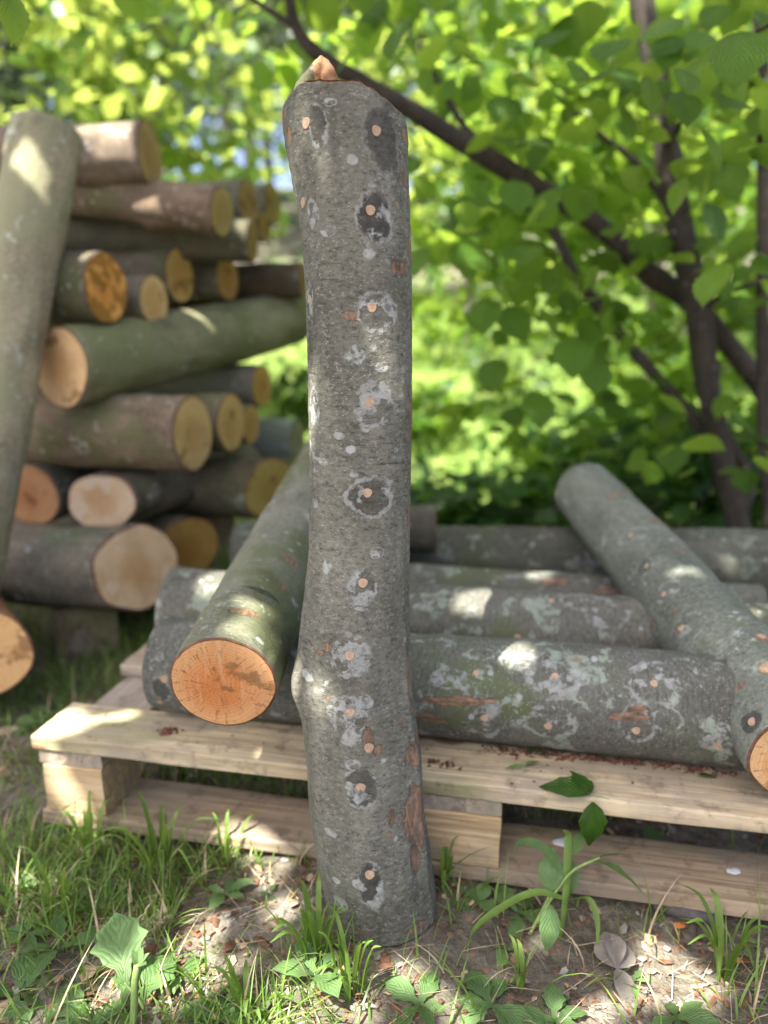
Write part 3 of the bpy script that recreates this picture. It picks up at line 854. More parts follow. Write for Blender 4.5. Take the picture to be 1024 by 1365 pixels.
for i, (y0, y1, x0, mat) in enumerate([(0, .105, -.002, 'board_pale'), (.245, .35, -.004, 'board_grey'), (.47, .575, -.03, 'board_pale'), (.69, .80, .0, 'board_grey')]):
    pboard('deck_board', LP, y1 - y0, .0225, mat, x0, (y0 + y1) / 2, .133, i + 1, 0, [(1, .98, .93), (1, 1, 1), (1, 1, 1), (1, 1, 1)][i])
for i, xx in enumerate((.055, .600, 1.115)):
    pboard('stringer_board', .79, .10 if i != 1 else .143, .0215, 'board_grey', xx, .004, .1105, 10 + i, H90)
    for k, yy in enumerate((.003, .35, .695)):
        w = .095 if i != 1 else .14
        pboard('block', w, .10, .0768, 'block', xx - w / 2 + .002, yy + .05, .0605, 20 + i * 3 + k, 0, (1, .97, .9))
for i, yy in enumerate((.054, .40, .745)):
    pboard('base_board', LP - .004, .106, .0215, 'board_grey', .002, yy, .0110, 30 + i, 0, (.95, .9, .84))

# ------------------------------------------------------------------ the log stack
GS = 'cut logs stacked in the pile'
def slog(label, px, py, dep, rpx, dirn, length, bark, cut, seed, rpx_far=None, face=None, ct=(1, 1, 1), bt=(1, 1, 1), squash=0.0, lump=.10, name='log'):
    A = P(px, py, dep)
    d = np.asarray(dirn, float); d /= np.linalg.norm(d)
    r = rpx * dep / F
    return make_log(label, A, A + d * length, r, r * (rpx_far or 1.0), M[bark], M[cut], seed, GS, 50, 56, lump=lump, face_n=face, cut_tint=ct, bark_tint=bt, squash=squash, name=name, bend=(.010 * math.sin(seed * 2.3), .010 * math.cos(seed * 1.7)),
                    knots=[(.12 + .3 * ((seed * 7) % 10) / 10, (seed * 1.3) % 6.28, .012, .022), (.3 + .3 * ((seed * 3) % 10) / 10, (seed * 2.9) % 6.28, .010, .018)])
LX = (-.955, .29, 0)
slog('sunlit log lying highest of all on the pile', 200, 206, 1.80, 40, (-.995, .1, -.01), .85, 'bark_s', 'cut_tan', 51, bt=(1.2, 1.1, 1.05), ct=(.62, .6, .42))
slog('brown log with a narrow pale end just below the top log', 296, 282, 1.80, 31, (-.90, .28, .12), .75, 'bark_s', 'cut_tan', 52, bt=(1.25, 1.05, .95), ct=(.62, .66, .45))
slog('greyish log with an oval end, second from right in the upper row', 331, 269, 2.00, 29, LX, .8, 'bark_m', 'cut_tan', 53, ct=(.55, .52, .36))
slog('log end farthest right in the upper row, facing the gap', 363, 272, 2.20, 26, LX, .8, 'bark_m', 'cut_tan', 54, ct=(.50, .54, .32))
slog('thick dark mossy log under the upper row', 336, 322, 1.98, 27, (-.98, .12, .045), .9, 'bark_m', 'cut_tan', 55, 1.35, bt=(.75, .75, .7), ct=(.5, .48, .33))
slog('log with a glowing orange end stained brown', 141, 384, 1.64, 48, LX, .75, 'bark_s', 'cut_stain', 56, bt=(.8, .75, .7), ct=(1.2, 1.15, .9))
slog('small pale log end to the right of the orange stained end', 205, 400, 1.80, 32, LX, .75, 'bark_s', 'cut_tan', 57, ct=(1.0, .95, .75))
slog('yellowish log end in the middle of the row above the long mossy log', 240, 368, 1.98, 35, LX, .8, 'bark_s', 'cut_tan', 58, bt=(.8, .75, .7), ct=(.88, .78, .5))
slog('shaded log end, last on the right in the row above the long mossy log', 303, 371, 2.14, 29.5, LX, .8, 'bark_s', 'cut_tan', 59, ct=(.70, .56, .36))
slog('black looking log sticking out right behind the standing log', 405, 374, 2.28, 23, (-.97, .2, 0), .9, 'bark_s', 'cut_tan', 60, bt=(.55, .5, .45), ct=(.5, .45, .4))  # dark tint stands in for shade missing on this log
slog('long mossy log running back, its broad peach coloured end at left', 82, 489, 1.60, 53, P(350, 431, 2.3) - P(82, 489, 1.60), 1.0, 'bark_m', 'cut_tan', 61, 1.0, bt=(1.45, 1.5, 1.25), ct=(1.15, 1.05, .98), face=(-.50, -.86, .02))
slog('small log end peeping out under the far end of the long mossy log', 349, 515, 2.18, 28, LX, .8, 'bark_m', 'cut_tan', 62, ct=(.72, .62, .30))
slog('low log end half hidden under the long mossy log', 308, 522, 2.30, 20, LX, .7, 'bark_m', 'cut_tan', 63, ct=(.6, .55, .3))
slog('thick grey brown log with a round tan end, below the long mossy log', 257, 578, 1.68, 50, (-.95, .30, -.0), .62, 'bark_s', 'cut_tan', 64, bt=(1.25, 1.1, 1.0), ct=(.85, .78, .55))
slog('log end tucked behind the thick grey brown log', 308, 563, 1.86, 38.5, LX, .7, 'bark_s', 'cut_tan', 65, ct=(.80, .72, .45), bt=(1.0, .95, .8))
slog('third log end in the row of the thick grey brown log', 334, 566, 2.04, 26, LX, .6, 'bark_s', 'cut_tan', 66, ct=(.7, .6, .36))
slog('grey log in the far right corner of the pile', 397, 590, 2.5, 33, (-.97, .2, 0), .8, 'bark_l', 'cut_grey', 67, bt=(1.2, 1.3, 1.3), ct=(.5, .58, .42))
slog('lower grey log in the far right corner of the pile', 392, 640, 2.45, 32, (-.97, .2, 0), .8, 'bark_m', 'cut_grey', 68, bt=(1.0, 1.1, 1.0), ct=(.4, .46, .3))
slog('olive log with a mossy end at the right of the lower pile', 362, 652, 1.95, 42, (-.93, .36, 0), .6, 'bark_s', 'cut_tan', 69, ct=(.55, .58, .28), face=(.75, -.66, 0), bt=(.85, .85, .7))
slog('flattened pale log end under the thick grey brown log', 137, 665, 1.72, 45, (.35, .93, 0), .6, 'bark_s', 'cut_grey', 70, squash=.26, face=(-.1, -.99, .1), ct=(1.1, .95, .78))
slog('dull brown log end at left, half behind the leaning log', 42, 662, 1.74, 41, (.3, .95, 0), .6, 'bark_s', 'cut_tan', 71, face=(-.2, -.98, 0), ct=(.58, .42, .36), bt=(.6, .6, .6))
slog('fat bottom log with a ragged slanting cut face', 186, 757, 1.66, 57, (-.97, .24, 0), .75, 'bark_s', 'cut_grey', 72, face=(.78, -.62, .10), bt=(1.05, 1.1, 1.1), ct=(1.2, 1.05, .82), lump=.24)
slog('mossy log end beside the ragged cut face', 250, 730, 1.88, 42, LX, .6, 'bark_s', 'cut_tan', 73, face=(.72, -.69, 0), ct=(.52, .44, .20), bt=(.8, .8, .7))
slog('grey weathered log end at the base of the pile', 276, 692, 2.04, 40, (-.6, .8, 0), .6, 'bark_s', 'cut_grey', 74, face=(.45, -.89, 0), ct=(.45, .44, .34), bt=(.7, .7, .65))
slog('small orange log end at the left border of the pile', -14, 274, 1.9, 23, (-.6, .8, 0), .6, 'bark_s', 'cut_orange', 75, face=(.3, -.95, 0))
slog('filler log deep inside the pile, tinted dark like the shaded gap', 190, 455, 2.35, 60, LX, .9, 'bark_m', 'cut_tan', 76, bt=(.6, .6, .6), ct=(.5, .5, .4))  # added to fill a gap, tint darkened in place of shade
slog('filler log low inside the pile, tinted dark for its shaded gap', 170, 640, 2.30, 60, LX, .9, 'bark_m', 'cut_tan', 77, bt=(.6, .6, .6), ct=(.5, .5, .4))  # second gap filler, its dark tint also stands for shade
slog('thin log end squeezed between the upper rows at the right of the pile', 352, 303, 2.15, 20, LX, .7, 'bark_s', 'cut_tan', 78, ct=(.55, .5, .3), bt=(.8, .75, .65))
slog('short dark log lying on the far end of the long mossy log', 338, 414, 2.32, 19, LX, .7, 'bark_s', 'cut_tan', 79, ct=(.5, .42, .26), bt=(.7, .65, .55))
# the log leaning on the pile and the big stump end in front of it
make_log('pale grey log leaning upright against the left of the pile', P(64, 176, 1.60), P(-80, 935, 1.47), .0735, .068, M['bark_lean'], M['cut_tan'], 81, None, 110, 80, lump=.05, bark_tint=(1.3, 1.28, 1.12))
make_log('barkless orange brown log end in the lower left, cut face forward', P(-38, 868, 1.37), P(-38, 868, 1.37) + np.array([-.22, .30, -.02]), .095, .095, M['scarwood'], M['cut_tan'], 83, None, 40, 64, lump=.10, face_n=(.1, -.97, .05), cut_tint=(.95, .80, .64))
# old beam end under the pile
bm_o = link('wooden_beam', board_mesh('wooden_beam', .55, .135, .12, M['beam'], 91, .004))
pb = P(118, 862, 1.72)
bm_o.location = (pb[0], pb[1], .045); bm_o.rotation_euler = (0, 0, math.radians(112))
tag(bm_o, 'dark mossy square beam end on the grass under the pile', 'beam')

# ------------------------------------------------------------------ hazel bush on the right
hz = bpy.data.objects.new('hazel_tree', None); COL.objects.link(hz)
hz_base = P(1000, 790, 2.2); hz_base[2] = 0
hz.location = hz_base
tag(hz, 'hazel bush with slim dark stems and broad backlit leaves at right', 'tree')
STEMS = [
    [(1003, 800, 2.22, 17), (985, 700, 2.17, 15.5), (966, 620, 2.12, 15), (945, 520, 2.07, 15.5), (931, 415, 2.02, 17), (908, 310, 1.97, 17), (890, 200, 1.92, 17), (872, 90, 1.88, 16.5), (850, -30, 1.84, 15), (830, -170, 1.8, 12), (815, -330, 1.78, 8)],
    [(1120, 780, 2.1, 15), (1075, 610, 2.15, 15), (1012, 512, 2.14, 14.5), (930, 412, 2.10, 13), (862, 362, 2.07, 14), (790, 295, 2.02, 13), (680, 228, 1.96, 13), (600, 180, 1.91, 12.5), (540, 142, 1.87, 12), (440, 85, 1.82, 10), (396, 38, 1.78, 8), (382, -30, 1.72, 7), (360, -150, 1.66, 4)],
    [(952, 590, 2.16, 9), (900, 530, 2.13, 8), (830, 450, 2.1, 8), (770, 370, 2.06, 7), (735, 305, 2.02, 6), (690, 262, 1.98, 4)],
    [(1045, 800, 1.95, 12), (1022, 600, 1.93, 11), (1019, 400, 1.9, 10), (1018, 200, 1.86, 9.5), (1012, 0, 1.82, 9), (1005, -200, 1.78, 7)],
    [(908, 305, 1.97, 5), (852, 222, 1.95, 4.5), (800, 180, 1.93, 4), (752, 138, 1.9, 3)],
    [(668, 222, 1.95, 5), (622, 172, 1.98, 5), (590, 120, 2.0, 4), (560, 60, 2.02, 3)],
    [(396, 38, 1.78, 5), (350, 8, 1.74, 4), (290, -30, 1.7, 3)],
    [(985, 690, 2.17, 8), (1000, 640, 2.2, 7), (960, 560, 2.25, 6), (955, 480, 2.3, 5)],
    [(872, 90, 1.88, 5), (950, 30, 1.75, 4.5), (1040, 10, 1.6, 4), (1120, 30, 1.5, 3)],
    [(890, 200, 1.92, 4), (930, 120, 1.6, 3.5), (985, 60, 1.35, 3), (1030, 30, 1.2, 2.5)],
    [(931, 415, 2.02, 5), (960, 395, 1.95, 4), (1000, 380, 1.85, 3.5), (1060, 370, 1.8, 3)],
]
for st in STEMS:
    c = [np.append(P(a, b, d) - hz_base, r * d / F) for a, b, d, r in st]
    pth = smooth_path(c, 14 * len(st))
    V, Fs = tube(pth[:, :3], pth[:, 3], 14, .16, len(st))
    link('stem', mesh_np('stem', V, Fs, [M['twig']]), hz)

def leaf_orient(n, droop=(-.9, .25), tilt=.5):
    az = rng.uniform(0, 2 * math.pi, n)
    pitch = rng.uniform(droop[0], droop[1], n)
    roll = rng.normal(0, tilt, n)
    return rotmats(az, pitch, roll)

def sample_px(boxes):
    pts = []
    for (x0, x1, y0, y1, d0, d1, n) in boxes:
        # leaves hang in sprays: pick twig centres, then leaves round them
        k = max(1, n // 5)
        cx = rng.uniform(x0, x1, k); cy = rng.uniform(y0, y1, k); cd = rng.uniform(d0, d1, k)
        for i in range(k):
            c = P(cx[i], cy[i], cd[i])
            q = c + rng.normal(0, .075, (5, 3)) * np.array([1, 1, .55])
            pts.append(q)
    return np.vstack(pts)
hp = sample_px([(540, 1100, -330, 40, 1.45, 2.8, 420), (560, 1090, 30, 240, 1.5, 3.0, 420), (560, 1090, 0, 260, 2.1, 3.4, 320), (580, 1090, 220, 420, 1.6, 3.2, 400), (640, 1090, 240, 460, 2.1, 3.3, 200), (570, 1080, 380, 600, 1.9, 3.2, 210), (850, 1090, 380, 650, 1.7, 2.8, 170),
                (150, 560, -330, 20, 1.5, 2.4, 190), (300, 560, 0, 110, 1.6, 2.4, 45), (860, 1090, -60, 330, 1.15, 1.6, 60), (545, 700, 120, 300, 1.7, 2.5, 40)])
extra = [(985, 75, 1.12, .085, 2.4), (922, 92, 1.2, .062, 2.0), (870, 125, 1.25, .06, 1.6), (918, 105, 1.15, .05, 2.6), (955, 195, 1.3, .085, 2.8), (900, 260, 1.35, .06, .9), (945, 375, 1.35, .085, 3.3), (975, 235, 1.35, .06, 2.2), (765, 475, 1.8, .10, 2.9), (795, 500, 1.85, .10, 2.6),
         (720, 545, 1.9, .10, 3.0), (690, 260, 1.6, .08, 2.2), (725, 270, 1.65, .085, 1.8), (655, 500, 1.8, .085, 2.6), (645, 420, 1.8, .09, 2.8), (690, 430, 1.85, .1, 2.2), (735, 425, 1.9, .08, 2.6), (620, 345, 1.8, .08, 2.8)]
keep = []
for q in hp:
    x, y, d = proj(q)
    blocked = False
    for st, wid, prob in ((STEMS[0], 24, .92), (STEMS[1], 20, .75)):
        for (ax_, ay_, ad_, _), (bx_, by_, bd_, _) in zip(st[:-1], st[1:]):
            L2 = (bx_ - ax_) ** 2 + (by_ - ay_) ** 2
            u_ = min(1, max(0, ((x - ax_) * (bx_ - ax_) + (y - ay_) * (by_ - ay_)) / L2))
            if math.hypot(x - ax_ - u_ * (bx_ - ax_), y - ay_ - u_ * (by_ - ay_)) < wid and d < ad_ + .05 and rng.random() < prob: blocked = True
    keep.append(not blocked and not (d < 1.1) and not (x < 545 and y > 150) and not (620 < x < 860 and y > 330 and rng.random() < .25))
hp = hp[np.array(keep)]
hR = leaf_orient(len(hp), (-1.0, .15), .45)
hs = rng.uniform(.055, .105, len(hp))
ep = np.array([P(a, b, d) for a, b, d, s, az in extra])
eR = rotmats(np.array([-math.pi / 2 + rng.normal(0, .7) for e in extra]), rng.uniform(-1.15, -.7, len(extra)), rng.normal(0, .35, len(extra)))
es = np.array([e[3] for e in extra]) * 1.1
ep = ep - eR[:, :, 1] * (es * .5)[:, None]
allp = np.vstack([hp, ep]) - hz_base
link('crown', instance_mesh('crown', LEAF['hazel'], allp, np.concatenate([hR, eR]), np.concatenate([hs, es]), [M['hazel']]), hz)

# ------------------------------------------------------------------ unseen shade tree behind the viewer, added so its crown dapples the light
SPOTS = []          # (world point, radius): gaps cut in the crown so sun reaches that point
bpy.context.view_layer.update()
DG = bpy.context.evaluated_depsgraph_get()
def spot(px, py, r, z=None, dep=None):
    o_ = Vector((0, 0, CAMZ)); d_ = Vector(ray(px, py)).normalized()
    for _ in range(12):
        hit_, loc_, nrm_, idx_, ob_, mx_ = sc.ray_cast(DG, o_, d_)
        if not hit_: break
        if not ob_.name.startswith(('crown', 'foliage')):
            SPOTS.append((np.array(loc_), r)); return
        o_ = loc_ + d_ * .001
    SPOTS.append((PZ(px, py, z or 0), r))
for a in [(80, 958, .020), (60, 978, .014), (118, 966, .014), (162, 953, .012), (175, 988, .012), (205, 985, .010), (255, 962, .018), (235, 985, .012), (350, 1010, .012)]: spot(*a, z=.144)
for a in [(60, 1180, .012), (110, 1220, .010), (165, 1265, .012), (20, 1130, .012), (330, 1290, .010), (130, 1120, .010), (225, 1325, .012), (735, 1250, .010), (960, 1330, .014), (530, 1300, .008), (212, 1150, .022), (218, 1180, .016), (205, 1215, .012), (277, 1238, .018), (355, 1172, .012), (372, 1212, .014), (255, 1300, .028), (420, 1330, .040), (395, 1355, .03), (470, 1345, .02), (285, 1328, .025), (560, 1300, .014), (665, 1270, .012), (888, 1290, .022), (880, 1320, .02), (640, 1330, .016), (150, 1330, .016), (325, 1120, .020), (370, 1132, .016), (290, 1100, .012), (90, 1060, .012), (620, 1345, .015), (80, 1240, .012), (40, 1345, .02), (780, 1345, .02)]: spot(*a, z=0)
spot(645, 822, .046, dep=1.14); spot(660, 842, .026, dep=1.12); spot(625, 840, .02, dep=1.12); spot(628, 815, .02, dep=1.16); spot(690, 790, .013, dep=1.2); spot(720, 764, .013, dep=1.36); spot(575, 868, .012, dep=1.06); spot(690, 872, .012, dep=1.02)
spot(412, 640, .016, dep=1.6); spot(405, 690, .014, dep=1.4); spot(330, 808, .012, dep=1.02); spot(325, 838, .010, dep=.95)
spot(413, 212, .009, dep=.80); spot(400, 915, .016, dep=.83); spot(430, 1190, .012, dep=.9); spot(250, 825, .022, dep=1.45); spot(285, 775, .02, dep=1.5)
spot(150, 178, .045, dep=1.78); spot(115, 172, .02, dep=1.78); spot(110, 335, .02, dep=1.7); spot(260, 338, .02, dep=2.0); spot(330, 302, .02, dep=2.0); spot(350, 345, .02, dep=2.2); spot(345, 425, .02, dep=2.2); spot(185, 285, .01, dep=1.8)
spot(60, 768, .02, dep=1.65); spot(140, 660, .012, dep=1.7); spot(715, 665, .015, dep=1.6)

def cull(pos, R, s, tm, margin=.004):
    V0 = tm[0]
    keepm = np.ones(len(pos), bool)
    for (c, r) in SPOTS:
        d = pos - c
        along = d @ SUN_DIR
        perp = np.linalg.norm(d - along[:, None] * SUN_DIR, axis=1)
        cand = np.where((perp < r + s * 1.1) & keepm)[0]
        if not len(cand): continue
        Vc = np.einsum('nij,vj->nvi', R[cand], V0) * s[cand][:, None, None] + pos[cand][:, None, :] - c
        al = Vc @ SUN_DIR
        pr = np.linalg.norm(Vc - al[..., None] * SUN_DIR, axis=-1).min(1)
        keepm[cand[pr < r * .9 + .006]] = False
    return keepm
sh = bpy.data.objects.new('shade_tree', None); COL.objects.link(sh)
SB = np.array([-2.6, -2.3, 0.0]); sh.location = SB
tag(sh, 'unseen broad leafy tree added behind the viewer to shade the logs', 'tree')
c = [np.append(np.array(q), r) for q, r in [((0, 0, -.05), .17), ((.02, .1, 1.2), .14), ((.1, .4, 2.6), .11), ((.35, 1.1, 3.7), .085), ((.75, 2.0, 4.4), .05), ((.8, 2.4, 4.7), .02)]]
pth = smooth_path(c, 60); V, Fs = tube(pth[:, :3], pth[:, 3], 18, .12, 4)
link('trunk', mesh_np('trunk', V, Fs, [M['trunk_far']]), sh)
for k in range(9):
    az = k * .70 + .2; l = rng.uniform(1.1, 1.7); z0 = 3.3 + .10 * k
    o_ = np.array([.25 + .06 * k, .8 + .15 * k, z0])
    c = [np.append(o_ + np.array([math.cos(az) * l * f, math.sin(az) * l * f * .8, .55 * f]), .03 * (1 - f) + .006) for f in (0, .3, .65, 1)]
    pth = smooth_path(c, 24); V, Fs = tube(pth[:, :3], pth[:, 3], 8, .1, k)
    link('limb', mesh_np('limb', V, Fs, [M['trunk_far']]), sh)
NS = 17000
sp_ = np.stack([rng.uniform(-4.2, .5, NS), rng.uniform(-1.9, 1.55, NS), rng.uniform(3.8, 4.7, NS)], -1)
edge = ((sp_[:, 0] + 1.85) / 2.0) ** 2 + ((sp_[:, 1] + .15) / 1.42) ** 2 + .12 * vnoise(sp_ * 1.6)
ok = edge < 1.0
sp_ = sp_[ok]
sR = leaf_orient(len(sp_), (-.6, .35), .35); ss = rng.uniform(.07, .115, len(sp_))
# extra small leaves added round the gaps to keep the sun spots crisp
fill_leaves = []
for (c_, r_) in SPOTS:
    m_ = 110
    zt = rng.uniform(3.75, 4.7, m_)
    b_ = np.cross(SUN_DIR, [0, 0, 1.0]); b_ /= np.linalg.norm(b_); b2_ = np.cross(SUN_DIR, b_)
    a_ = rng.uniform(0, 2 * math.pi, m_); rr_ = r_ + rng.uniform(.012, .16, m_)
    q_ = c_ + SUN_DIR * ((zt - c_[2]) / SUN_DIR[2])[:, None] + (np.cos(a_) * rr_)[:, None] * b_ + (np.sin(a_) * rr_)[:, None] * b2_
    fill_leaves.append(q_)
fill_leaves = np.vstack(fill_leaves)
sp_ = np.vstack([sp_, fill_leaves]); sR = np.concatenate([sR, leaf_orient(len(fill_leaves), (-.5, .3), .35)]); ss = np.concatenate([ss, rng.uniform(.038, .060, len(fill_leaves))])
ok = cull(sp_, sR, ss, LEAF['simple'])
link('crown', instance_mesh('crown', LEAF['simple'], sp_[ok] - SB, sR[ok], ss[ok], [M['shade']]), sh)
print('shade leaves', int(ok.sum()), 'of', len(ok))

# ------------------------------------------------------------------ background trees and shrubs
def blob_points(n, rx, ry, rz, seed, shell=.55, clump=1.4):
    r_ = np.random.default_rng(seed)
    out = []
    while sum(len(o) for o in out) < n:
        d = r_.normal(0, 1, (n, 3)); d /= np.linalg.norm(d, axis=1)[:, None]
        rad = r_.random(n) ** shell
        q = d * rad[:, None]
        q = q[(vnoise(q * clump * 2.2 + seed) + .35 * vnoise(q * clump * 5 + seed)) > -.12]
        out.append(q)
    q = np.vstack(out)[:n]
    return q * np.array([rx, ry, rz])

def tree_proto(name, h, rad, ch, nleaf, ls, mat, seed, trunk_r):
    cl = blob_points(nleaf, rad, rad, ch / 2, seed)
    cl[:, 2] += h - ch / 2
    R = leaf_orient(len(cl), (-1.0, .4), .7)
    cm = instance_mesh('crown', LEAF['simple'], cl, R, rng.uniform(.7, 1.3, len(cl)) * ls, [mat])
    cc = [np.array([0, 0, -.3, trunk_r]), np.array([.05, .02, h * .35, trunk_r * .8]), np.array([-.05, .05, h * .7, trunk_r * .5]), np.array([0, 0, h * .95, .02])]
    pth = smooth_path(cc, 30)
    V, Fs = tube(pth[:, :3], pth[:, 3], 10, .15, seed)
    tm = mesh_np('trunk', V, Fs, [M['trunk_far']])
    return tm, cm
def put_tree(name, meshes, loc, rz, s, label, cat='tree', group=None):
    root = bpy.data.objects.new(name, None); COL.objects.link(root)
    root.location = loc; root.rotation_euler = (0, 0, rz); root.scale = (s, s, s)
    tag(root, label, cat, group)
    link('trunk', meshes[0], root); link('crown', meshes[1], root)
    return root
protoA = tree_proto('tree', 5.2, 1.9, 4.2, 2000, .15, M['far'], 3, .10)
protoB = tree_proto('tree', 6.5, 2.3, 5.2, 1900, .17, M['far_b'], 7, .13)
protoC = tree_proto('tree', 3.2, 1.25, 2.6, 1500, .12, M['hazel_y'], 12, .05)
GT = 'trees of the wood behind the meadow'
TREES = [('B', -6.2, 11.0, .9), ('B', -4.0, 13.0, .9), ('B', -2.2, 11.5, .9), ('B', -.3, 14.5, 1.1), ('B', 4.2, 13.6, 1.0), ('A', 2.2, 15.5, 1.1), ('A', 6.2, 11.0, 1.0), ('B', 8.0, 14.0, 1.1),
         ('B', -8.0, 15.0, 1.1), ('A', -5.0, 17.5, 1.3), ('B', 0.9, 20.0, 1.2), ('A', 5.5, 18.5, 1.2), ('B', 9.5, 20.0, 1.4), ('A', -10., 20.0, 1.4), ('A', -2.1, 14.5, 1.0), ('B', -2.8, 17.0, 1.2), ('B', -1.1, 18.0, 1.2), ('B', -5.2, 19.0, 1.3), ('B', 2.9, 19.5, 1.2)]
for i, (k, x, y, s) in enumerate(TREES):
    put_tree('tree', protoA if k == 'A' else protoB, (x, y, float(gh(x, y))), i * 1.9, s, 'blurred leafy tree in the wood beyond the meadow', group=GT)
put_tree('sapling', protoC, (-1.55, 4.3, float(gh(-1.55, 4.3))), .4, .92, 'sapling with sunlit yellow green leaves behind the top of the pile')
put_tree('sapling', protoB, (-3.5, 7.0, float(gh(-3.5, 7.0))), 2.4, .6, 'pale green young tree at the far left beyond the pile')
put_tree('sapling', protoC, (1.9, 5.4, float(gh(1.9, 5.4))), 4.0, 1.0, 'bright young tree seen through the hazel stems')
put_tree('sapling', protoC, (3.3, 4.6, float(gh(3.3, 4.6))), 1.0, 1.0, 'bright young tree at the right border behind the hazel')

for (x_, y_, s_, k_, lab) in ((.75, 6.6, .75, 'C', 'bright green bush on the far side of the meadow'), (2.6, 7.2, .9, 'C', 'yellowish young tree on the meadow behind the hazel branches'), (-.2, 9.2, 1.0, 'C', 'young tree at the foot of the bank, seen beside the standing log'),
                                (1.5, 9.6, .8, 'A', 'green tree on the bank above the meadow'), (3.8, 9.0, .8, 'A', 'leafy tree on the bank, right of the others'), (-3.0, 8.2, .8, 'B', 'greyish green tree beyond the left end of the pile'), (-4.6, 8.6, .8, 'B', 'greyish green tree at the far left border')):
    put_tree('sapling' if k_ == 'C' else 'tree', {'A': protoA, 'B': protoB, 'C': protoC}[k_], (x_, y_, float(gh(x_, y_))), x_ * 3.1, s_, lab)

def shrub(loc, rx, ry, rz, n, ls, seed, label, mat='shrub'):
    root = bpy.data.objects.new('shrub', None); COL.objects.link(root); root.location = loc
    tag(root, label, 'shrub', 'shrubs and bushes beyond the pallet')
    q = blob_points(n, rx, ry, rz, seed); q[:, 2] += rz * .75
    q = q[q[:, 2] > .01]
    link('foliage', instance_mesh('foliage', LEAF['oval'], q, leaf_orient(len(q), (-.7, .5), .5), rng.uniform(.7, 1.3, len(q)) * ls, [M[mat]]), root)
    for k in range(5):
        a = rng.uniform(0, 6.28); e = np.array([math.cos(a) * rx * .6, math.sin(a) * ry * .6, rz * 1.2])
        V, Fs = tube(np.array([[0, 0, -.03], e * .45 + [0, 0, .05], e]), [.008, .006, .003], 6)
        link('stem', mesh_np('stem', V, Fs, [M['stick']]), root)
    return root
for x_, y_, h_, sd_, lab in ((.15, 4.0, .22, 31, 'sunlit weedy bush on the near meadow beside the standing log'), (.75, 4.6, .30, 33, 'sunlit bush in the middle of the meadow'), (1.5, 4.2, .34, 35, 'sunlit bush on the meadow behind the hazel stems'),
                               (-.45, 4.4, .26, 37, 'bright bush on the meadow in the gap right of the pile'), (.4, 6.0, .42, 39, 'bright bush at the back of the meadow'), (2.3, 5.2, .4, 41, 'bright bush on the meadow at far right')):
    shrub((x_, y_, float(gh(x_, y_))), h_ * 1.3, h_ * 1.1, h_, 300, .085, sd_, lab, 'far' if sd_ % 4 == 1 else 'hazel')
shrub((.42, 2.45, 0), .40, .28, .16, 420, .085, 5, 'dark low shrub in the shade behind the pallet logs')
shrub((1.05, 2.60, 0), .48, .32, .26, 520, .085, 9, 'dense dark shrub at the foot of the hazel stems')
shrub((1.65, 2.7, 0), .5, .4, .30, 480, .09, 13, 'dark shrub at the right border behind the last log')
shrub((.95, 3.5, 0), .55, .4, .28, 420, .09, 17, 'mid green shrub between the hazel and the meadow')
shrub((.12, 3.0, 0), .30, .25, .14, 260, .075, 19, 'small shrub right beside the standing log in the distance')

# ------------------------------------------------------------------ grass (uncountable)
def blade_template(seg=5, w=.5):
    rows, uvs = [], []
    for i in range(seg + 1):
        t = i / seg
        ww = w * (1 - t ** 1.8) * (.75 + .5 * t * (1 - t))
        for u in (-1, 1):
            rows.append((u * ww, t, 0)); uvs.append((u, t))
    return np.array(rows, float), grid_faces(seg + 1, 2, False), np.array(uvs, float)
BT = blade_template()
def blades(name, pos, length, width, bend, lean, mats, midx=None, rnd=None):
    n = len(pos)
    V0, F0, U0 = BT
    az = rng.uniform(0, 2 * math.pi, n)
    t = V0[None, :, 1]
    th = lean[:, None] + bend[:, None] * t          # angle from vertical
    # integrate the arc numerically in closed form
    b = np.where(np.abs(bend) < .05, .05, bend)[:, None]; l0 = lean[:, None]
    out = (np.cos(l0) - np.cos(l0 + b * t)) / b
    up = (np.sin(l0 + b * t) - np.sin(l0)) / b
    L = length[:, None]
    dx, dy = np.cos(az)[:, None], np.sin(az)[:, None]
    tw = rng.normal(0, .5, n)[:, None] * t
    wx = V0[None, :, 0] * width[:, None]
    sxv, syv = -dy * np.cos(tw) + dx * np.sin(tw) * .5, dx * np.cos(tw) + dy * np.sin(tw) * .5
    V = np.stack([pos[:, 0:1] + dx * out * L + sxv * wx, pos[:, 1:2] + dy * out * L + syv * wx, pos[:, 2:3] + up * L], -1)
    Fc = (F0[None] + (np.arange(n) * len(V0))[:, None, None]).reshape(-1, 4)
    if rnd is None: rnd = rng.random(n)
    return mesh_np(name, V.reshape(-1, 3), Fc, mats, None if midx is None else np.repeat(midx, len(F0)), True, {'rnd': np.repeat(rnd, len(V0))}, np.tile(U0, (n, 1)))

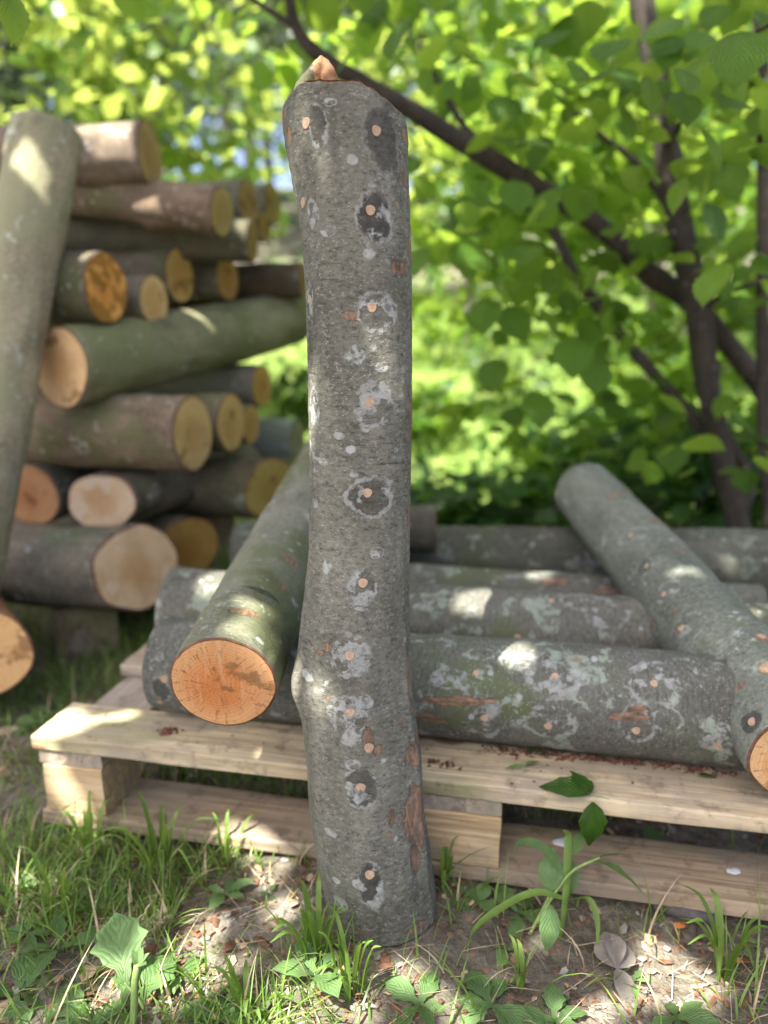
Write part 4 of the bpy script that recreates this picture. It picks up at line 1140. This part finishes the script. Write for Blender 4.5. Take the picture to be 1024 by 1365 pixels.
def near_density(x, y):
    px, py, d = proj(np.stack([x, y, np.zeros_like(x)], -1))
    den = np.where(px < 430, .55, .030)
    den = np.where((px < 60) & (py < 1100), .25, den)
    den = np.where((px < 400) & (py > 1090) & (py < 1230), .95, den)
    den = np.where((px < 240) & (py > 1230), .30, den)
    def ell(cx, cy, rx, ry): return ((px - cx) / rx) ** 2 + ((py - cy) / ry) ** 2 < 1
    den = np.where(ell(345, 1235, 115, 80), .02, den)
    den = np.where(ell(470, 1310, 95, 75), .42, den)
    den = np.where(ell(540, 1340, 120, 40), .30, den)
    den = np.where(ell(1000, 1290, 60, 110), .22, den)
    den = np.where(ell(620, 1190, 60, 30), .25, den)
    den = np.where((px > 600) & (np.abs(py - (1195 + (px - 600) * .085)) < 22), np.maximum(den, .22), den)
    den = np.where((py < 1080) & (px > 140), .75, den)     # under and behind the pallet
    den = np.where((px < 330) & (py < 930), .75, den)
    return den * (.45 + .8 * np.clip(vnoise(np.stack([x * 9, y * 9, x * 0], -1)) + .45, 0, 1))
N0 = 140000
gx, gy = rng.uniform(-1.3, 1.2, N0), .42 + 2.0 * rng.random(N0) ** 1.5
k = rng.random(N0) < near_density(gx, gy) * .62
gx, gy = gx[k], gy[k]
# not through the boards of the pallet or the logs
pu = (gx - PL[0]) * PU[0] + (gy - PL[1]) * PU[1]; pv = (gx - PL[0]) * PVv[0] + (gy - PL[1]) * PVv[1]
onb = (pu > -.01) & (pu < 1.2) & (((pv > -.004) & (pv < .112)) | ((pv > .34) & (pv < .46)) | ((pv > .68) & (pv < .81)))
inner = (pu > 0) & (pu < 1.2) & (pv > .1) & (pv < .8)
hx = np.hypot(gx - .0, gy - .792) < .075
k = ~onb & ~hx
gx, gy, inner = gx[k], gy[k], inner[k]
n = len(gx)
pos = np.stack([gx, gy, gh(gx, gy) - .003], -1)
length = rng.gamma(4, .0105, n) + .014
length = np.where(inner, np.minimum(length, .075), length)
mi = (rng.random(n) < .10).astype(int)
gm = blades('grass', pos, length, rng.uniform(.0016, .0042, n) * 1.0, rng.uniform(.3, 1.9, n), np.abs(rng.normal(.15, .3, n)), [M['grass'], M['straw']], mi)
tag(link('grass', gm), 'short green grass with dry blades growing on the bare soil', 'grass', kind='stuff')
n = 15000
gx, gy = rng.uniform(-3.4, 4.6, n), 2.55 + 6.6 * rng.random(n) ** 1.3
pos = np.stack([gx, gy, gh(gx, gy) - .01], -1)
gm = blades('meadow_grass', pos, rng.uniform(.12, .38, n) * np.clip((gy - 1.9) / 2, .35, 1), rng.uniform(.004, .009, n), rng.uniform(.2, 1.6, n), np.abs(rng.normal(.1, .25, n)), [M['meadow']])
tag(link('meadow_grass', gm), 'tall sunlit meadow grass beyond the pallet', 'grass', kind='stuff')

# ------------------------------------------------------------------ litter (uncountable crumbs)
def chips(name, pos, size, mats, weights, label, flat=.35, parentless=True, aspect=(.35, .9)):
    n = len(pos)
    T = np.array([(-.5, -.3, 0), (.1, -.5, .06), (.5, -.1, 0), (.35, .4, .05), (-.2, .5, -.02), (0, 0, .12)], float)
    Ft = np.array([(0, 1, 5), (1, 2, 5), (2, 3, 5), (3, 4, 5), (4, 0, 5)])
    R = rotmats(rng.uniform(0, 6.28, n), rng.normal(0, flat, n), rng.normal(0, flat, n))
    asp = rng.uniform(*aspect, n)
    TT = T[None] * np.stack([asp, np.ones(n), np.ones(n)], -1)[:, None, :]
    V = np.einsum('nij,nvj->nvi', R, TT) * size[:, None, None] + pos[:, None]
    Fc = (Ft[None] + (np.arange(n) * 6)[:, None, None]).reshape(-1, 3)
    mi = np.repeat(rng.choice(len(mats), n, p=weights), 5)
    o = link(name, mesh_np(name, V.reshape(-1, 3), Fc, mats, mi, False))
    return tag(o, label, 'debris', kind='stuff')
n = 11000
gx, gy = rng.uniform(-1.0, 1.0, n), rng.uniform(.45, 1.5, n)
px, py, _ = proj(np.stack([gx, gy, gx * 0], -1))
cl = vnoise(np.stack([gx * 12, gy * 12, gx * 0 + 5], -1))
k = cl + rng.uniform(-.5, .5, n) > -.05
pu = (gx - PL[0]) * PU[0] + (gy - PL[1]) * PU[1]; pv = (gx - PL[0]) * PVv[0] + (gy - PL[1]) * PVv[1]
k &= ~((pu > 0) & (pu < 1.2) & (pv > 0) & (pv < .11)) & (np.hypot(gx, gy - .792) > .078)
gx, gy = gx[k], gy[k]; n = len(gx)
chips('litter', np.stack([gx, gy, gh(gx, gy) + .003], -1), rng.gamma(3, .0024, n) + .002, [M['chip_brown'], M['chip_red'], M['chip_tan'], M['chip_grey']], [.52, .02, .20, .26], 'brown leaf crumbs, bark bits and chips scattered over the soil')
n = 2300
gx, gy = rng.uniform(-.9, .9, n), rng.uniform(.45, 1.0, n)
k = ~(((gx - PL[0]) * PVv[0] + (gy - PL[1]) * PVv[1]) > -.004) & (np.hypot(gx, gy - .792) > .08)
gx, gy = gx[k], gy[k]; n = len(gx)
gm = blades('dry_stalks', np.stack([gx, gy, gh(gx, gy) + .004], -1), rng.uniform(.015, .07, n), rng.uniform(.0006, .0016, n), rng.uniform(-.2, .5, n), rng.uniform(1.1, 1.5, n), [M['straw'], M['chip_brown']], (rng.random(n) < .4).astype(int))
tag(link('dry_stalks', gm), 'thin dry stalks lying flat on the soil', 'debris', kind='stuff')
def on_board(pts, spread, n):
    out = []
    for (px_, py_) in pts:
        c_ = PZ(px_, py_, .1455)
        q = c_ + np.stack([rng.normal(0, spread, n), rng.normal(0, spread * .45, n), np.abs(rng.normal(0, .0012, n))], -1)
        out.append(q)
    return np.vstack(out)
bp = np.vstack([on_board([(665, 1000), (700, 1004), (730, 1006), (760, 1010), (790, 1012), (820, 1014), (850, 1017), (885, 1020), (925, 1025), (965, 1030)], .011, 34), on_board([(225, 973), (222, 978)], .006, 30), on_board([(590, 1018), (600, 1022), (575, 1015)], .008, 10)])
pvb = (bp[:, 0] - PL[0]) * PVv[0] + (bp[:, 1] - PL[1]) * PVv[1]
bp = bp[(pvb < .10) & (pvb > .004)]
chips('bark_crumbs', bp, rng.uniform(.003, .009, len(bp)), [M['chip_red'], M['chip_brown']], [.6, .4], 'reddish brown bud scales and crumbs on the front board of the pallet')
bp = np.vstack([on_board([(780, 1040), (900, 1050), (640, 1020), (500, 1000), (300, 985), (150, 965)], .05, 9)])
pvb = (bp[:, 0] - PL[0]) * PVv[0] + (bp[:, 1] - PL[1]) * PVv[1]
bp = bp[(pvb < .10) & (pvb > .004)]
chips('crumbs', bp, rng.uniform(.002, .005, len(bp)), [M['chip_brown'], M['stick'], M['chip_tan']], [.5, .3, .2], 'small dark specks scattered along the front board')

# ------------------------------------------------------------------ single plants and bits
def one_leaf(root, name, tmpl, base, az, pitch, roll, L, wid, mat, rnd, curl=0.0):
    V0, F0, U0 = LEAF[tmpl]
    # denser copy of the template along its length with extra curl
    V = V0.copy(); V[:, 0] *= wid
    V[:, 2] -= curl * V[:, 1] ** 2
    V[:, 2] += .02 * fbm(V * 5 + rnd * 30, 3)
    R = rotmats(np.array([az]), np.array([pitch]), np.array([roll]))[0]
    VV = V @ R.T * L + base
    return link(name, mesh_np(name, VV, F0, [M[mat]], None, True, {'rnd': np.full(len(VV), rnd)}, U0), root)
def stalk(root, name, pts, r0, r1, mat):
    pth = smooth_path(pts, 18)
    V, Fs = tube(pth, np.linspace(r0, r1, 18), 7)
    return link(name, mesh_np(name, V, Fs, [M[mat]]), root)
def long_blade(root, pts, w, mat, rnd, side=None):
    pth = smooth_path(pts, 22)
    T = np.gradient(pth, axis=0); T /= np.linalg.norm(T, axis=1)[:, None]
    s = np.array([1.0, .2, 0]) if side is None else np.asarray(side, float)
    S = s[None] - T * (T @ s)[:, None]; S /= np.linalg.norm(S, axis=1)[:, None]
    Nn = np.cross(T, S)
    t = np.linspace(0, 1, 22)
    ww = w * np.minimum(1, .45 + t * 2) * np.clip((1 - t) / .45, 0, 1) ** .7
    V = np.stack([pth - S * ww[:, None] + Nn * ww[:, None] * .35, pth, pth + S * ww[:, None] + Nn * ww[:, None] * .35], 1).reshape(-1, 3)
    uv = np.stack([np.stack([np.full(22, u), t], -1) for u in (-1, 0, 1)], 1).reshape(-1, 2)
    return link('blade', mesh_np('blade', V, grid_faces(22, 3, False), [M[mat]], None, True, {'rnd': np.full(len(V), rnd)}, uv), root)
def plant(name, label, loc, cat='plant', group=None):
    root = bpy.data.objects.new(name, None); COL.objects.link(root); root.location = loc
    return tag(root, label, cat, group)
def gpt(px, py, dz=0.0):
    q = PZ(px, py, 0.0); q[2] = float(gh(q[0], q[1])) + dz
    return q
def rosette(name, label, px, py, n, L, wid, pitch=(.15, .6), az0=0.0, tm='weed', mat='weed', group=None, spread=6.28):
    b = gpt(px, py)
    root = plant(name, label, b, group=group)
    for i in range(n):
        az = az0 + spread * i / n + rng.normal(0, .25)
        pi_ = rng.uniform(*pitch)
        one_leaf(root, 'leaf', tm, np.array([0, 0, .004]), az, pi_, rng.normal(0, .25), .80 * L * rng.uniform(.6, 1.15), wid * .78, mat, rng.random(), .25)
    return root
def blade_spot(px, py, dep): return P(px, py, dep)

# weed in front of the right part of the pallet, with a tall folded grass blade
b = gpt(752, 1240); r = plant('broadleaf_weed', 'upright weed with toothed leaves and tall grass blades before the pallet', b)
D = proj(b)[2]
def rel(px, py, dd=0.0): return P(px, py, D + dd) - b
long_blade(r, [rel(748, 1252), rel(756, 1180, .0), rel(758, 1125, .01), rel(757, 1112, .01), rel(750, 1106, -.01)], .0052, 'grass', .8)
long_blade(r, [rel(752, 1172), rel(735, 1140, 0), rel(712, 1124, -.01), rel(690, 1126, -.02), rel(684, 1150, -.03)], .0050, 'weed', .7, (.2, .3, 1))
long_blade(r, [rel(752, 1198), rel(715, 1190, -.01), rel(670, 1210, -.02), rel(630, 1245, -.03), rel(620, 1310, -.05)], .0048, 'grass', .9, (.3, .3, 1))
long_blade(r, [rel(755, 1200), rel(785, 1200, -.01), rel(796, 1230, -.02), rel(795, 1270, -.03)], .004, 'grass', .75)
stalk(r, 'stem', [rel(716, 1230), rel(740, 1190), rel(765, 1160), rel(800, 1143)], .0022, .0016, 'stem')
one_leaf(r, 'leaf', 'weed', rel(788, 1146), math.radians(-8), -.18, .35, .075, 1.15, 'weed', .8, .15)
one_leaf(r, 'leaf', 'weed', rel(770, 1158), math.radians(20), .45, .8, .065, .35, 'weed', .6, .1)
stalk(r, 'stem', [rel(706, 1246), rel(722, 1215), rel(734, 1190)], .0022, .0015, 'stem')
one_leaf(r, 'leaf', 'oval', rel(733, 1190), math.radians(80), 1.15, .2, .05, .95, 'weed', .5, .1)
one_leaf(r, 'leaf', 'oval', rel(757, 1195, .01), math.radians(70), 1.2, -.2, .045, .8, 'weed', .2, .1)
one_leaf(r, 'leaf', 'oval', rel(734, 1205, -.02), math.radians(-100), -.7, .3, .05, .8, 'weed', .4, .1)
one_leaf(r, 'leaf', 'oval', rel(765, 1140, .01), math.radians(60), .9, .2, .03, 1., 'weed', .3, .1)

# big toothed leaf plant, lower left
b = gpt(195, 1340); r = plant('dandelion_plant', 'large toothed pale green leaf rising at the lower left', b); D = proj(b)[2]
one_leaf(r, 'leaf', 'weed', rel(168, 1312), math.radians(118), .75, .1, .078, 1.35, 'weed', .85, .25)
one_leaf(r, 'leaf', 'weed', rel(165, 1335), math.radians(100), .25, .3, .065, 1.2, 'weed', .3, .25)
one_leaf(r, 'leaf', 'weed', rel(188, 1335), math.radians(70), .45, -.3, .06, 1.2, 'weed', .4, .25)
one_leaf(r, 'leaf', 'weed', rel(120, 1350), math.radians(160), .25, .1, .065, 1.3, 'weed', .5, .25)
one_leaf(r, 'leaf', 'weed', rel(150, 1362), math.radians(200), .2, .1, .06, 1.3, 'weed', .55, .2)
stalk(r, 'stem', [rel(192, 1345), rel(182, 1328), rel(166, 1310)], .002, .0014, 'stem')
b = gpt(172, 1372); r = plant('bud_stalk', 'fuzzy pale stalk with a torn tip at the bottom left', b); D = proj(b)[2]
stalk(r, 'stem', [rel(176, 1380), rel(179, 1345), rel(180, 1310), rel(184, 1285)], .0040, .0040, 'stem')
for az, pt in ((.3, 1.0), (1.2, 1.2), (2.5, 1.3), (-.6, .8)):
    one_leaf(r, 'bract', 'oval', rel(184, 1288), az, pt, 0, .018, .8, 'weed', .95)
rosette('small_weed', 'small weed with rounded leaves on the bare soil left of the standing log', 300, 1188, 6, .042, 1.25, (.1, .9), .4)
rosette('small_weed', 'broad leaved rosette at the left border of the grass', 20, 1310, 6, .075, 1.4, (.1, .5), .9)
rosette('small_weed', 'rosette of pale leaves at the bottom edge left of the fuzzy stalk', 110, 1375, 6, .07, 1.4, (.2, .7), .2)
rosette('small_weed', 'leafy weed bottom centre right of the standing log', 655, 1340, 6, .060, 1.5, (.15, .6), 1.0)
rosette('small_weed', 'dense green weed at the bottom edge below the dry grey leaf', 740, 1350, 7, .058, 1.5, (.2, .8), .2)
rosette('small_weed', 'tiny weed sprouting beside the dry grey leaf', 845, 1295, 5, .032, .9, (.2, .9), .8)
rosette('small_weed', 'single round leaf lying on soil right of the standing log', 672, 1265, 2, .030, 2.1, (.0, .15), 3.9, 'oval')
rosette('small_weed', 'pale oval leaves near the lower end of the pallet block', 640, 1205, 4, .045, 1.2, (.1, .5), .5, 'oval')
rosette('small_weed', 'curving leaf stalk weed amid the grass below the block', 78, 1255, 4, .080, .9, (.3, .8), .1)
rosette('small_weed', 'light green seedling under the left corner of the pallet', 75, 1100, 3, .05, 1.3, (.5, 1.1), .9)
rosette('small_weed', 'bright weed by the barkless log end at the left', 48, 950, 5, .07, 1.3, (.2, .8), .6)
rosette('small_weed', 'weed leaf in the shade under the pallet at right', 880, 1130, 4, .05, 1.4, (.3, .9), 3.6, 'oval')
rosette('small_weed', 'leaf between the grass blades before the foot of the standing log', 420, 1310, 4, .065, 1.3, (.3, .9), .4)
rosette('small_weed', 'low weed at the bottom edge left of centre', 290, 1352, 5, .06, 1.4, (.1, .6), .4)
for px_, py_, n_, L_, lab in ((150, 1180, 4, .05, 'small weed among the wiry grass left of the pallet block'), (240, 1290, 5, .045, 'low weed beside the bare soil below the standing log, left side'), (35, 1235, 5, .05, 'dull weed near the left border above the broad rosette'),
                              (560, 1345, 5, .05, 'pale weed at the bottom edge under the standing log'), (905, 1345, 5, .045, 'weed at the lower right corner near the long tuft'), (360, 1190, 3, .022, 'tiny seedling on the bare soil patch'), (690, 1215, 4, .05, 'grey green weed leaves at the foot of the tall weed'), (20, 1160, 4, .06, 'curled weed at the left border beside the pallet corner')):
    rosette('small_weed', lab, px_, py_, n_, L_, 1.3, (.1, .7), px_ * .37)
# grass tufts
def tuft(label, px, py, n, L, w, mat='grass', lean=.35):
    b = gpt(px, py); root = plant('grass_tuft', label, b, 'grass tuft')
    for i in range(n):
        az = rng.uniform(0, 6.28); l = .82 * L * rng.uniform(.55, 1.15); ln = abs(rng.normal(lean, .2))
        o = np.array([math.cos(az), math.sin(az), 0]) ; st = o * rng.uniform(0, .018)
        pts = [st, st + o * l * .28 * ln + np.array([0, 0, l * .45]), st + o * l * .75 * ln + np.array([0, 0, l * .8]), st + o * l * 1.35 * ln + np.array([0, 0, l * (.95 - .35 * ln)])]
        long_blade(root, pts, w * rng.uniform(.6, 1.1), mat, rng.random(), (-o[1], o[0], 0))
tuft('broad bladed grass tuft at the left foot of the standing log', 425, 1285, 16, .105, .0042)
tuft('grass tuft directly below the standing log', 470, 1330, 14, .10, .0040)
tuft('tall grass tuft below the front board left of the standing log', 215, 1150, 15, .125, .0034)
tuft('grass tuft in front of the left pallet block', 120, 1130, 12, .11, .0034)
tuft('wiry grass tuft in the middle of the left lawn', 75, 1200, 15, .10, .0028)
tuft('long grass tuft at the right border of the picture', 965, 1285, 13, .12, .0044)
tuft('thin grass tuft right of the foot of the standing log', 590, 1185, 9, .09, .0028)
tuft('thin grass blades at the left edge of the base board', 300, 1140, 8, .09, .0030)
tuft('grass blades beside the dry grey leaf', 700, 1300, 7, .06, .0032)
tuft('low grass tuft at the bottom edge by the fuzzy stalk', 330, 1345, 10, .07, .0034)

# leaf with three lobes lying over the edge of the front board
b = PZ(788, 1062, .148); r = plant('fallen_leaf', 'dark green three part leaf draped over the front board edge', b, 'leaf'); D = proj(b)[2]
one_leaf(r, 'leaflet', 'creeper', np.array([-.002, .002, .003]), math.radians(160), .12, .15, .062, .95, 'creeper', .75, .1)
one_leaf(r, 'leaflet', 'creeper', np.array([0, .003, .003]), math.radians(112), .40, -.3, .042, 1.0, 'creeper', .6, .1)
one_leaf(r, 'leaflet', 'creeper', np.array([.0, -.008, -.002]), math.radians(-95), -1.40, .1, .062, .85, 'creeper', .7, .05)
stalk(r, 'stalk', [np.array([0, 0, .003]), np.array([.01, -.006, .004]), np.array([.02, -.008, .002])], .0009, .0007, 'stem')
b = PZ(716, 1002, .150); r = plant('fallen_leaf', 'small grey green leaf on the board against the front log', b, 'leaf')
one_leaf(r, 'blade', 'oval', np.array([-.016, 0, .002]), .1, .05, .3, .034, .9, 'weed', .1, .05)
b = PZ(700, 1022, .148); r = plant('fallen_leaf', 'yellow green shrivelled bud leaf on the front board', b, 'leaf')
one_leaf(r, 'blade', 'creeper', np.array([.0, 0, .002]), .5, .12, .3, .026, .7, 'weed', 1.0, .05)
one_leaf(r, 'blade', 'creeper', np.array([.0, 0, .002]), 3.4, .1, .3, .03, .3, 'weed', .9, .05)
b = PZ(945, 1035, .148); r = plant('fallen_leaf', 'small green leaf on the board near the orange cut end', b, 'leaf')
one_leaf(r, 'blade', 'oval', np.array([-.014, 0, .002]), .1, .05, .2, .026, .7, 'creeper', .7, .05)
# dry grey leaf, stick, orange flakes, lichen bits
b = gpt(822, 1290, .012); r = plant('dry_leaf', 'crumpled grey dry leaf on the soil', b, 'leaf')
for az, pt, rl, L in ((math.radians(100), .5, .4, .045), (math.radians(60), .35, -.5, .05), (math.radians(-70), -.25, .3, .035)):
    one_leaf(r, 'lobe', 'oval', np.array([0, 0, .002]), az, pt, rl, L, 1.3, 'dryleaf', .5, .3)
b = gpt(925, 1215, .012); o = link('stick', None)
bpy.data.objects.remove(o)
V, Fs = tube(smooth_path([(-.045, .014, 0), (-.02, .006, .002), (.005, 0, 0), (.028, -.004, -.004)], 22), np.linspace(.006, .0105, 22), 12, .35, 2)
o = link('stick', mesh_np('stick', V, Fs, [M['stick']]), None, b); tag(o, 'short charred dark stick lying by the base board', 'stick')
b = gpt(945, 1235, .008); V, Fs = tube(smooth_path([(-.012, .004, 0), (0, 0, .003), (.014, -.003, 0)], 12), [.004, .006, .008, .0095, .010, .010, .0105, .010, .009, .008, .006, .003], 10, .4, 5)
o = link('clod', mesh_np('clod', V, Fs, [M['stick']]), None, b); tag(o, 'small dark clod of earth next to the charred stick', 'clod')
for (px_, py_, lab, s) in ((904, 1226, 'small orange flake on the soil by the charred stick', .013), (985, 1268, 'tiny orange flake by the right border tuft', .009)):
    b = gpt(px_, py_, .006); root = plant('orange_flake', lab, b, 'flake')
    one_leaf(root, 'flake', 'oval', np.array([0, 0, 0]), .8, .3, .2, s, 1.7, 'orange', .5, .2)
def lichen_flake(label, p, s, seed):
    a = np.linspace(0, 2 * math.pi, 22, endpoint=False)
    rr = s * (1 + .35 * fbm(np.stack([np.cos(a) * 1.7, np.sin(a) * 1.7, a * 0 + seed], -1), 3))
    top = np.stack([rr * np.cos(a) * 1.2, rr * np.sin(a) * .8, .0012 + .0005 * np.sin(a * 3)], -1)
    bot = top * np.array([1.03, 1.03, 0])
    V = np.vstack([bot, top, top * .5 + [0, 0, .0005], [[0, 0, .0012]]])
    j = np.arange(22)
    cap = np.stack([np.full(22, 66), 44 + j, 44 + (j + 1) % 22], -1)
    o = link('lichen_flake', mesh_np('lichen_flake', V, [grid_faces(3, 22), cap], [M['lichenbit']]), None, p)
    tag(o, label, 'lichen flake')
lichen_flake('white lichen flake on the base board behind the tall weed', PZ(752, 1122, .0235), .012, 1)
lichen_flake('bluish white speck on the base board at the far right', PZ(977, 1161, .0235), .007, 2)
# leaf hanging into the upper left corner
cr = bpy.data.objects.new('hanging_twig', None); COL.objects.link(cr)
b = P(-10, -30, 1.0); cr.location = b; tag(cr, 'twig with serrated leaves hanging into the upper left corner', 'twig')
stalk(cr, 'twig', [np.array([-.06, -.25, .28]), np.array([-.03, -.1, .10]), np.array([0, 0, .0]), np.array([.015, .0, -.01])], .003, .0015, 'stick')
one_leaf(cr, 'leaf', 'hazel', np.array([.012, 0, -.005]), math.radians(-35), -1.0, .3, .085, .85, 'hazel', .7, .1)
one_leaf(cr, 'leaf', 'hazel', np.array([.0, 0, .0]), math.radians(-140), -.9, -.3, .075, .85, 'hazel', .2, .1)

# ------------------------------------------------------------------ light, sky, camera
w = bpy.data.worlds.new('World'); sc.world = w; w.use_nodes = True
nt = w.node_tree
bg = nt.nodes['Background']
sky = nt.nodes.new('ShaderNodeTexSky'); sky.sky_type = 'NISHITA'; sky.sun_disc = False
elev = math.asin(SUN_DIR[2]); az = math.atan2(SUN_DIR[0], SUN_DIR[1])
sky.sun_elevation = elev; sky.sun_rotation = az
sky.air_density = .45; sky.dust_density = 4.0; sky.ozone_density = .0
nt.links.new(sky.outputs[0], bg.inputs[0]); bg.inputs[1].default_value = .12
sl = bpy.data.lights.new('sun', 'SUN'); sl.energy = 5.0; sl.angle = math.radians(.3); sl.color = (1.0, .95, .87)
so = bpy.data.objects.new('sun', sl); COL.objects.link(so)
so.rotation_euler = Vector(SUN_DIR).to_track_quat('Z', 'Y').to_euler()
so.location = (-3, -3, 8)
cam = bpy.data.cameras.new('camera'); co = bpy.data.objects.new('camera', cam); COL.objects.link(co)
cam.sensor_fit = 'VERTICAL'; cam.sensor_height = 36; cam.sensor_width = 27; cam.lens = 36 * F / 1365
cam.clip_start = .02; cam.clip_end = 400
co.location = (0, 0, CAMZ); co.rotation_euler = (math.pi / 2 - PITCH, 0, 0)
cam.dof.use_dof = True; cam.dof.focus_distance = .80; cam.dof.aperture_fstop = 2.0
sc.camera = co
sc.view_settings.view_transform = 'Standard'; sc.view_settings.look = 'None'
sc.view_settings.exposure = 2.3; sc.view_settings.gamma = 1.0
cy = sc.cycles
cy.max_bounces = 7; cy.diffuse_bounces = 4; cy.glossy_bounces = 2; cy.transmission_bounces = 4; cy.transparent_max_bounces = 4
cy.caustics_reflective = False; cy.caustics_refractive = False
cy.sample_clamp_indirect = 6.0
cy.use_denoising = True
try: cy.denoiser = 'OPENIMAGEDENOISE'
except Exception: pass
